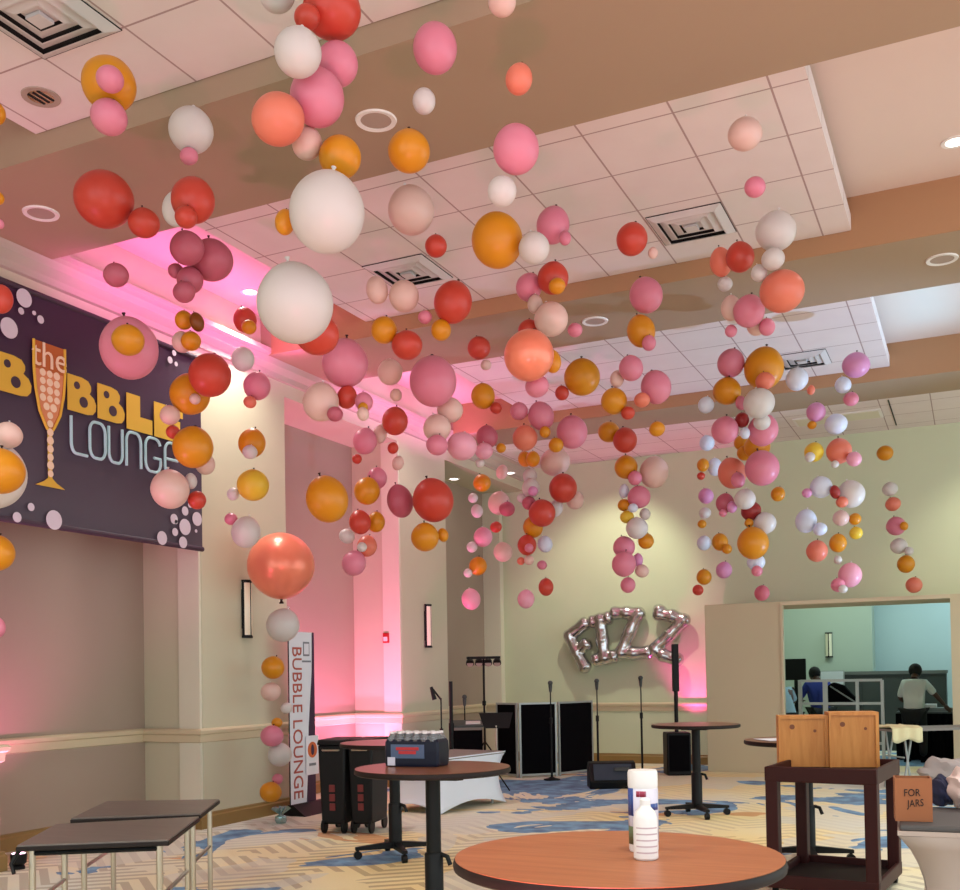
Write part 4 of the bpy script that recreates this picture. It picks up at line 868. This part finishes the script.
# papers on table D
c = V((TD.x, TD.y, .962)); c = c-_r*.26
for k, (dx_, an, lb) in enumerate(((0, .2, 'sheet of white paper lying on the table behind the crates, left edge'), (.14, -.3, 'second white paper sheet on the table, tucked nearer the crates'))):
    u = _r*math.cos(an)+_f*math.sin(an); n = V((-u.y, u.x, 0)); cc = c+_r*dx_+V((0, 0, .002+.004*k))
    tag(MB().obox(cc, u, n, (0, 0, 1), .1, .14, .0015).build('paper_sheet', M['paper'], None, cc, False), lb, 'paper', 'papers on the cafe table')
# ------------------------------------------------------------------ people (skin modifier bodies)
def person(o, face, joints, edges, label, headc, shirt, hairr, sleeve=None, low=None):
    """joints: name -> (side, forward, up, radius) in the person's own frame (metres), o on floor, face = facing direction"""
    fw = V(face).normalized(); sd = V((fw.y, -fw.x, 0)); t = thing('person', label, 'person', o)
    W = lambda p: o+sd*p[0]+fw*p[1]+V((0, 0, p[2]))
    def skin(name, keys, eds, material, grow=0, root=None, sub=2):
        me = bpy.data.meshes.new(name); idx = {k: i for i, k in enumerate(keys)}
        me.from_pydata([W(joints[k])-o for k in keys], [(idx[a], idx[b]) for a, b in eds], []); me.materials.append(material)
        ob = bpy.data.objects.new(name, me); COL.objects.link(ob); ob.parent = t; ob['_o'] = tuple(o)
        md = ob.modifiers.new('skin', 'SKIN'); md.use_smooth_shade = True
        for i, k in enumerate(keys):
            sv = me.skin_vertices[0].data[i]; r = joints[k][3]+grow; rx = r*(joints[k][4] if len(joints[k]) > 4 else 1); sv.radius = (rx, r); sv.use_root = (k == (root or keys[0]))
        ss = ob.modifiers.new('sub', 'SUBSURF'); ss.levels = sub; ss.render_levels = sub; return ob
    keys = list(joints); skin('body', keys, edges, M['skin'], root='pelvis')
    up_ = [k for k in keys if k in shirt[1]]; skin('shirt', up_, [e for e in edges if e[0] in up_ and e[1] in up_], shirt[0], .014, root=shirt[1][0])
    lo = [k for k in keys if k in ('pelvis', 'hipl', 'hipr', 'kneel', 'kneer', 'anklel', 'ankler')]
    skin('trousers', lo, [e for e in edges if e[0] in lo and e[1] in lo], low or M['trousers'], .018, root='pelvis')
    h = W(headc)
    MB().ball(h+V((0, 0, .025))-fw*.012, hairr, (.98, .98, 1.08), 20, 14).build('hair', M['hair'], t)
    hd = MB().ball(h+fw*.022, hairr*.93, (.88, 1.0, 1.16), 20, 14).ball(h+fw*.115-V((0, 0, .015)), .017).ball(h+sd*.085-V((0, 0, .01)), .022, (.5, 1, 1.3)).ball(h-sd*.085-V((0, 0, .01)), .022, (.5, 1, 1.3)).build('face', M['skin'], t)
    for s_ in (-1, 1): MB().ball(h+fw*.102+sd*s_*.034+V((0, 0, .012)), .011).build('eye', M['whiteplastic'], hd)
    MB().obox(h+fw*.103-V((0, 0, .055)), sd, fw, (0, 0, 1), .024, .006, .006).build('mouth', M['redlabel'], hd)
    for s_ in ('l', 'r'):
        if 'wrist'+s_ in joints:
            a = W(joints['wrist'+s_]); b = W(joints['elbow'+s_]); dr = (a-b).normalized(); pn = dr.cross(V((0, 0, 1))).normalized()
            pm = MB().tube([a, a+dr*.05, a+dr*.09], [.026, .038, .034], 10).build('palm', M['skin'], t)
            for k in range(4):
                s0 = a+dr*.085+pn*((k-1.5)*.017); ln = (.062, .074, .068, .05)[k]
                MB().tube([s0, s0+dr*ln*.5, s0+dr*ln*.8-V((0, 0, .018))], [.009, .009, .007], 6).build('finger', M['skin'], pm)
            MB().tube([a+dr*.03+pn*.03, a+dr*.06+pn*.06, a+dr*.09+pn*.062], [.011, .010, .008], 6).build('thumb', M['skin'], pm)
    for s_ in ('l', 'r'):
        if 'ankle'+s_ in joints:
            a = W(joints['ankle'+s_]); a.z = 0
            MB().hexa([a-sd*.045-fw*.07, a+sd*.045-fw*.07, a+sd*.045+fw*.19, a-sd*.045+fw*.19, a-sd*.035-fw*.06+V((0, 0, .1)), a+sd*.035-fw*.06+V((0, 0, .1)), a+sd*.03+fw*.16+V((0, 0, .05)), a-sd*.03+fw*.16+V((0, 0, .05))]).build('shoe', M['blackfabric'], t, bevel=.015)
    return t
ED = [('pelvis', 'waist'), ('waist', 'chest'), ('chest', 'collar'), ('collar', 'neck'), ('neck', 'head'), ('chest', 'shl'), ('shl', 'elbowl'), ('elbowl', 'wristl'), ('chest', 'shr'), ('shr', 'elbowr'), ('elbowr', 'wristr'),
      ('pelvis', 'hipl'), ('hipl', 'kneel'), ('kneel', 'anklel'), ('pelvis', 'hipr'), ('hipr', 'kneer'), ('kneer', 'ankler')]
def pose(lean, arml, armr, H_=1.66, legs=0):
    s = H_/1.75; L = lambda z: lean*(z-.92)/.6
    j = {'pelvis': (0, 0, .92*s, .13, 1.25), 'waist': (0, L(1.1), 1.1*s, .125, 1.25), 'chest': (0, L(1.32), 1.32*s, .14, 1.3), 'collar': (0, L(1.42), 1.42*s, .085, 1.2), 'neck': (0, L(1.5), 1.5*s, .052), 'head': (0, L(1.6)+.03, 1.6*s, .085),
         'shl': (-.19, L(1.42), 1.41*s, .065), 'shr': (.19, L(1.42), 1.41*s, .065), 'hipl': (-.1, 0, .86*s, .092), 'hipr': (.1, 0, .86*s, .092), 'kneel': (-.11, .03+legs, .48*s, .06), 'kneer': (.12, .03, .48*s, .06), 'anklel': (-.12, 0, .1*s, .043), 'ankler': (.13, 0, .1*s, .043)}
    for sd_, a in (('l', arml), ('r', armr)):
        j['elbow'+sd_] = (*a[0], .044); j['wrist'+sd_] = (*a[1], .031)
    return j, (0, L(1.64)+.05, 1.62*s)
SH = ['waist', 'chest', 'collar', 'shl', 'shr', 'elbowl', 'elbowr', 'pelvis']
# man in white seen from behind, leaning over the draped table with his right arm out
o = q3(914, 712, 18.15); o.z = 0
j, hc = pose(.16, ((-.23, .12, 1.02), (-.16, .32, .95)), ((.30, .18, 1.08), (.42, .33, .90)), 1.57)
for k_ in ('shl', 'shr'): j[k_] = (j[k_][0]*.84,)+j[k_][1:]
person(o, (.1, 1, 0), j, ED, 'person in a white short sleeved shirt seen from behind, reaching over a black table', hc, (M['shirt'], SH), .105)
o = q3(821, 700, 18.9); o.z = 0
j, hc = pose(.16, ((-.3, .16, 1.02), (-.2, .36, .98)), ((.3, .16, 1.02), (.2, .36, .98)), 1.55)
person(o, (-.5, .8, 0), j, ED, 'person in a royal blue shirt standing behind the metal rack', hc, (M['blueshirt'], SH), .105)
o = q3(787, 700, 17.75); o.z = 0
j, hc = pose(.22, ((-.3, .18, .98), (-.2, .36, .98)), ((.3, .2, .98), (.2, .4, .98)), 1.46)
person(o, (-.6, .6, 0), j, ED, 'person in a pale blue shirt half hidden by the left edge of the opening', hc, (M['paleshirt'], SH), .1)
# dark bag beside the man in blue
c = q3(842, 704, 17.9); zc = c.z
tb = thing('side_table', 'plain dark table holding the black bag, behind the metal rack', 'table', (c.x, 17.9, 0))
MB().box(c.x-.3, c.x+.3, 17.7, 18.1, zc-.03, zc).build('tabletop', M['darksteel'], tb, smooth=False)
for sx in (-.27, .27):
    for sy in (17.73, 18.07): MB().box(c.x+sx-.02, c.x+sx+.02, sy-.02, sy+.02, 0, zc-.03).build('leg', M['darksteel'], tb, smooth=False)
t = thing('duffel_bag', 'black bag with a grey strap slumped behind the metal rack', 'bag', (c.x, 17.9, zc))
mb = MB()
mb.prism([V((c.x+a, 17.8, zc+b)) for a, b in ((-.26, .0), (.28, .0), (.2, .12), (.05, .30), (-.12, .36), (-.24, .28))], (0, .2, 0)); mb.build('body', M['blackfabric'], t, bevel=.03)
MB().obox((c.x+.03, 17.79, zc+.16), (.8, 0, -.55), (0, 1, 0), (.55, 0, .8), .24, .006, .012).build('strap', M['steel'], t, smooth=False)
# ------------------------------------------------------------------ balloons
def unit_balloon():
    mb = MB(); prof = []; N = 22
    for i in range(N+1):
        th = PI*(i/N); z = -math.cos(th); r = math.sin(th)
        if z > 0: r *= 1-.10*z*z
        prof.append((max(r, .012), z))
    mb.lathe((0, 0, 0), prof, 32); return mb
BMESH = {}
for k in BC:
    ob = unit_balloon().build('balloon', BM[k]); BMESH[k] = ob.data; bpy.data.objects.remove(ob)
kn = MB().lathe((0, 0, 1), [(.03, -.03), (.045, .0), (.03, .05), (.075, .11), (.06, .13)], 10).build('knot', M['knot']); KM = kn.data; bpy.data.objects.remove(kn)
knp = MB().lathe((0, 0, 1), [(.03, -.03), (.045, .0), (.03, .05), (.075, .11), (.06, .13)], 10).build('knot', M['whiteplastic']); KMW = knp.data; bpy.data.objects.remove(knp)
# strand name, depth, balloons back to front:  x y w h colour
STRANDS = [
("at the left edge before the wall banner", 5.5, "-6 113 22 26 Y;-3 198 14 14 Y;0 224 8 10 P;1 299 23 30 C;-6 475 62 68 W;0 471 48 46 Y;8 435 28 24 B;-3 553 34 36 Y;-4 627 18 22 P"),
("beside the louvred downlight at upper left", 5.2, "109 84 53 60 Y;110 79 27 27 P;109 117 36 39 P"),
("over the banner's gold lettering", 6.6, "116 275 25 22 R;129 348 57 64 P;128 340 32 32 Y"),
("left of the dusky pink cluster", 6.6, "104 199 58 58 C;144 223 31 31 C"),
("above the banner's right end", 6.1, "178 208 30 40 W;191 130 44 50 W;189 156 18 18 P;193 200 43 50 C;186 217 22 24 C"),
("under the pink cove", 7.2, "211 260 44 42 R;187 248 34 36 R;190 280 26 28 R;176 271 16 16 R;184 292 22 22 R"),
("over the banner's right edge", 8.0, "184 320 18 20 Y;197 322 14 24 N;182 342 20 22 B;191 341 20 20 Y;190 394 40 42 Y;210 375 42 45 C;195 399 11 11 B;170 415 20 20 B;173 432 14 14 C;205 464 20 22 B;193 447 40 43 Y;191 481 12 16 W;170 489 38 40 B;197 500 18 19 C"),
("above the big metallic coral balloon", 9.6, "245 320 23 27 C;249 327 15 15 Y;243 359 23 26 W;257 386 27 29 P;250 402 13 12 S;252 443 27 30 Y;250 452 15 13 W;253 485 32 32 E;233 494 12 13 W;231 519 13 12 P;246 532 29 32 W"),
("holding the big white oval balloon", 5.0, "277 -6 36 22 W;332 10 58 62 C;307 17 26 28 C;337 64 42 50 P;317 97 54 64 P;298 52 47 55 W;340 157 42 46 Y;307 143 30 37 B;278 119 53 53 S;285 222 20 28 Y;327 212 75 86 W"),
("holding the second big white balloon", 5.6, "317 334 44 42 C;295 303 76 83 W"),
("behind the second big white balloon", 7.4, "345 363 46 50 P;347 397 20 24 C;321 402 36 40 B;335 414 16 13 R;364 402 18 20 P;363 407 10 9 Y;363 414 12 14 B"),
("right of the nearest beam speaker", 5.2, "435 48 44 56 P;424 101 23 29 W;409 151 42 46 Y"),
("under the vent left of centre", 7.2, "411 210 46 52 B;436 246 22 24 C;377 290 22 30 B;404 296 30 34 B;425 317 14 14 P;441 330 20 22 Y;453 302 38 45 C;384 330 26 28 Y;407 345 31 30 C"),
("behind the large pink balloon at centre", 8.2, "390 372 25 27 B;396 395 12 13 B;450 410 26 26 B;437 428 28 28 B;462 446 30 26 L;437 445 22 20 P;433 381 47 53 P"),
("before the pink lit alcove", 9.8, "380 434 14 20 B;365 441 24 27 P;395 421 26 29 C;393 448 11 12 C;357 459 10 10 C;398 463 12 15 B;377 478 20 22 P;367 491 26 28 Y;400 501 26 34 R;376 522 18 21 Y;360 522 22 25 C;347 536 16 14 W;367 546 20 22 S;362 547 10 10 W;354 563 24 26 P"),
("alone before the pink alcove", 8.2, "327 499 42 48 Y"),
("left of the second pier's edge", 9.6, "443 535 11 14 Y;425 537 28 29 Y;433 500 41 45 C"),
("at top centre over the nearest beam", 4.9, "502 2 28 28 B;519 79 27 34 S;502 191 29 33 W;516 149 46 54 P"),
("under the topmost centre balloons", 6.3, "497 240 51 60 Y;534 248 31 34 W"),
("over the central metallic coral balloon", 7.5, "553 225 33 40 P;565 238 12 16 P;529 287 26 30 P;553 278 31 34 C;557 286 17 16 Y;535 304 15 20 B;529 330 22 22 C;551 319 34 36 B;575 330 15 13 P"),
("of the metallic coral balloon at centre", 7.0, "537 386 24 20 P;552 361 18 28 Y;529 355 50 54 M"),
("left of the square vent at right", 7.6, "632 239 31 35 C;653 253 10 12 B"),
("under the middle beam speaker", 10.4, "479 348 23 24 C;486 365 11 11 B;483 396 24 27 Y;496 408 12 12 C;582 377 36 38 Y;562 393 14 15 C;519 411 18 18 P;541 416 26 30 P;572 432 31 34 P;525 438 25 26 S;487 437 22 24 R;484 451 18 16 L;480 463 9 9 W;545 432 11 12 Y;501 448 10 10 Y;556 445 15 15 Y"),
("hanging before the dark alcove corner", 13.0, "482 483 18 18 Y;473 498 10 10 W;477 511 12 14 W;483 537 19 20 L;472 547 11 11 W;478 566 18 19 Y;468 573 9 9 W;471 599 19 22 L"),
("right of the dark alcove corner", 12.4, "502 472 12 15 B;499 503 22 24 B;507 509 16 14 R;496 527 12 11 C;503 552 19 20 B"),
("left of the FIZZ letters", 12.0, "555 462 30 28 B;525 459 14 16 Y;533 459 14 16 Y;530 476 14 16 W;531 488 18 20 W;533 491 10 10 V;522 498 10 9 W;575 500 18 19 B;563 488 28 30 C;529 503 14 14 R;556 508 14 18 W;533 527 20 22 Y;542 513 27 28 C;525 513 6 7 W;545 544 15 17 I;527 545 19 21 C;529 548 9 9 P;521 561 8 8 S;529 560 10 10 B;542 565 10 9 P;525 577 7 7 Y;546 587 15 18 C;526 599 17 19 L"),
("above the FIZZ letters, upper half", 8.9, "646 295 33 38 P;641 331 28 34 Y;649 343 14 16 P;617 379 14 18 B;631 368 24 27 P;656 387 30 36 P;642 400 16 15 S;614 401 26 27 Y;628 413 14 13 C;657 429 16 14 Y"),
("above the FIZZ letters, lower half", 11.6, "609 432 22 21 Y;625 440 24 26 C;626 467 23 24 Y;654 472 29 33 B;635 478 14 15 P;624 491 10 15 I;639 497 23 23 P;624 505 13 12 Y;627 517 14 10 E;633 508 10 8 I;645 514 11 12 W;646 541 16 16 Y;637 528 22 22 W;624 547 22 22 P;638 560 10 14 V;624 564 24 26 P;642 571 14 13 B;628 585 15 16 P"),
("right of the square vent, upper end", 6.3, "745 134 34 36 B;755 187 21 22 P"),
("under the largest right hand white balloon", 7.6, "776 231 40 42 W;759 273 16 18 W;773 259 23 23 W;782 291 44 44 S"),
("below the square vent at right", 8.2, "721 262 22 30 S;740 257 28 32 C;725 284 15 15 W;731 308 20 26 B;749 311 31 34 P;731 331 12 13 P;757 326 20 20 B;767 327 16 18 P"),
("above the partition panel, upper half", 10.2, "731 363 27 30 P;727 391 28 28 Y;764 368 39 44 Y;765 381 19 18 S;797 379 22 24 I;811 390 8 10 S;741 403 11 15 P;742 420 14 16 D;759 403 31 31 W;706 405 16 17 I;725 430 27 28 P;763 430 30 33 P;762 422 17 14 W;745 433 10 12 I"),
("above the partition panel, lower half", 11.4, "741 443 14 15 Y;745 453 16 14 Y;757 447 26 18 Y;732 473 28 32 S;738 480 14 16 P;762 468 34 36 P;751 511 20 20 D;725 503 18 20 R;723 513 8 8 P;732 507 10 12 V;745 499 21 21 W;778 494 14 15 Y;749 523 9 9 Y;765 523 22 22 W;756 562 18 16 I;753 543 31 33 Y;757 571 11 11 P;762 593 15 16 R"),
("before the pink wall glow", 13.6, "707 443 15 16 I;718 448 7 6 P;715 467 15 18 I;703 465 12 14 Y;701 476 8 8 C;706 496 15 16 V;705 513 12 11 W;702 524 9 8 Y;704 543 14 15 I;720 542 16 18 Y;727 549 10 10 Y;724 570 16 17 V;704 577 15 16 Y;698 590 11 11 C;705 593 6 7 P"),
("above the opening's left end", 11.2, "856 365 27 26 V;843 385 16 17 I;851 399 15 14 P;816 412 19 20 V;812 425 9 7 Y;836 424 22 20 I;814 452 19 20 E;810 457 10 10 W;839 451 25 26 S;854 459 15 15 L;835 464 8 7 W;839 472 6 8 Y;821 487 22 22 I;835 492 10 16 D;851 494 27 28 W;842 502 12 11 S;807 493 10 9 V"),
("low above the kitchen opening", 12.0, "806 521 21 24 I;820 529 14 12 I;841 518 16 16 B;842 520 6 6 D;855 519 12 12 Y;856 533 13 13 E;817 551 21 22 S;838 543 17 19 Y;842 550 6 6 C;838 560 8 9 W;850 575 23 25 L;838 585 14 14 P;843 589 9 8 W"),
("at the far right over the opening", 14.4, "885 453 16 15 Y;898 459 7 8 B;892 472 6 7 R;890 489 15 14 W;893 504 15 14 S;896 526 19 19 P;904 526 8 9 Y;899 546 17 15 W;909 551 9 8 W;906 564 17 18 Y;914 585 16 16 S"),
]
ORD = ['topmost', 'second', 'third', 'fourth', 'fifth', 'sixth', 'seventh', 'eighth', 'ninth', 'tenth', 'eleventh', 'twelfth']
placed = []
def make_balloon(x, y, w, h, ck, D, label, group, knot=None, tilt=None):
    rpx = w/2
    while True:
        r = rpx*D/F; p = at_d(x, y, D); th = math.atan(abs(CY-y)/F)
        rz = max(.93, min(1.4, math.sqrt(max(.5, (h/w)**2-math.tan(th)**2))))*r
        if all((p-q_).length > (r+rz)/2*.97+rq*.97 for q_, rq in placed) or D < 3.2: break
        D -= .04
    placed.append((p, (r+rz)/2))
    o = bpy.data.objects.new('balloon', BMESH[ck]); COL.objects.link(o); o.location = p; o.scale = (r, r, rz)
    tx, ty = tilt if tilt else (random.uniform(-.28, .28), random.uniform(-.28, .28))
    o.rotation_euler = (tx, ty, random.uniform(0, 6))
    tag(o, label, 'balloon', group)
    if w >= 13 and (knot is None or knot):
        c = bpy.data.objects.new('knot', KMW if ck in 'WBIL' else KM); COL.objects.link(c); c.parent = o
    return o
def label_for(lst, k, where):
    sz = lambda w: 'tiny ' if w < 11 else 'small ' if w < 17 else 'large ' if w >= 42 else ''
    x, y, w, h, ck = lst[k]; nm = BC[ck][0]; same = sorted([i for i in range(len(lst)) if lst[i][4] == ck and sz(lst[i][2]) == sz(w)], key=lambda i: lst[i][1])
    if len(same) == 1: return f"the only {sz(w)}{nm} balloon in the strand {where}"
    i = same.index(k)
    pos = 'topmost' if i == 0 else 'lowest' if i == len(same)-1 else ORD[i]
    return f"{pos} {sz(w)}{nm} balloon{'' if pos in ('topmost', 'lowest') else ' from top'}, strand {where}"
for where, D, data in STRANDS:
    lst = [(float(a), float(b), float(c), float(d), e) for a, b, c, d, e in (it.split() for it in data.split(';')) if float(c) > 7.5]
    ytop = min(b-d/2 for a, b, c, d, e in lst)
    D = min(D, .97*3.5*F/(676-ytop))
    for k, (x, y, w_, h_, ck) in enumerate(lst):
        make_balloon(x, y, w_, h_, ck, D, label_for(lst, k, where), 'balloons hanging in strands from the ceiling')
# floor tethered column beside the near pier
GW = on_z(281, 823, 0); GD = depth(GW)
garl = [(283, 625, 33, 34, 'W'), (273, 667.5, 23, 23, 'Y'), (270.8, 691.7, 20, 18, 'B'), (286.5, 708, 12, 10, 'W'), (277, 722.7, 11, 10, 'Y'), (272, 736, 23, 21, 'P'), (279.8, 754.6, 24, 24, 'W'), (277.5, 779, 11, 11, 'P'), (270.8, 792, 22, 20, 'Y')]
wh = 'floor column beside the standing banner'
nm_ = ['white balloon just under the big metallic coral one, '+wh, 'mustard balloon highest in the '+wh, 'pale blush balloon in the '+wh, 'small white balloon touching the banner edge, '+wh, 'tiny mustard balloon in the middle of the '+wh,
       'pink balloon at chair rail height, '+wh, 'white balloon in the lower half of the '+wh, 'tiny pink balloon near the bottom of the '+wh, 'mustard balloon lowest in the '+wh]
make_balloon(281, 566, 67, 67, 'M', GD, 'biggest metallic coral balloon, floating atop the floor column by the near pier', 'balloons of the floor column', True, (PI, 0))
for (x, y, w_, h_, ck), lb in zip(garl, nm_): make_balloon(x, y, w_, h_, ck, GD, lb, 'balloons of the floor column')
t = thing('balloon_weight', 'shiny foil balloon weight on the carpet under the floor column', 'balloon weight', (GW.x, GW.y, 0))
mb = MB(); mb.lathe((GW.x, GW.y, 0), [(.05, 0), (.065, .03), (.06, .07), (.02, .09)], 14); mb.build('body', M['foilweight'], t)
mb = MB()
for k in range(9):
    a = k*2*PI/9; d = V((math.cos(a), math.sin(a), 0)); mb.prism([V((GW.x, GW.y, .085))+d*.01, V((GW.x, GW.y, .17))+d*.07+V((-d.y, d.x, 0))*.03, V((GW.x, GW.y, .15))+d*.1-V((-d.y, d.x, 0))*.03], d*.004+V((0, 0, .003)))
mb.build('foil_tuft', M['foilweight'], t, smooth=False)
# ------------------------------------------------------------------ finish
for o in bpy.data.objects:
    if '_o' in o: del o['_o']
S.view_settings.view_transform = 'Standard'; S.view_settings.look = 'None'; S.view_settings.gamma = 1; S.view_settings.use_curve_mapping = False; S.view_settings.exposure = -.1
S.cycles.max_bounces = 6; S.cycles.diffuse_bounces = 4; S.cycles.use_denoising = True; S.cycles.sample_clamp_indirect = 4
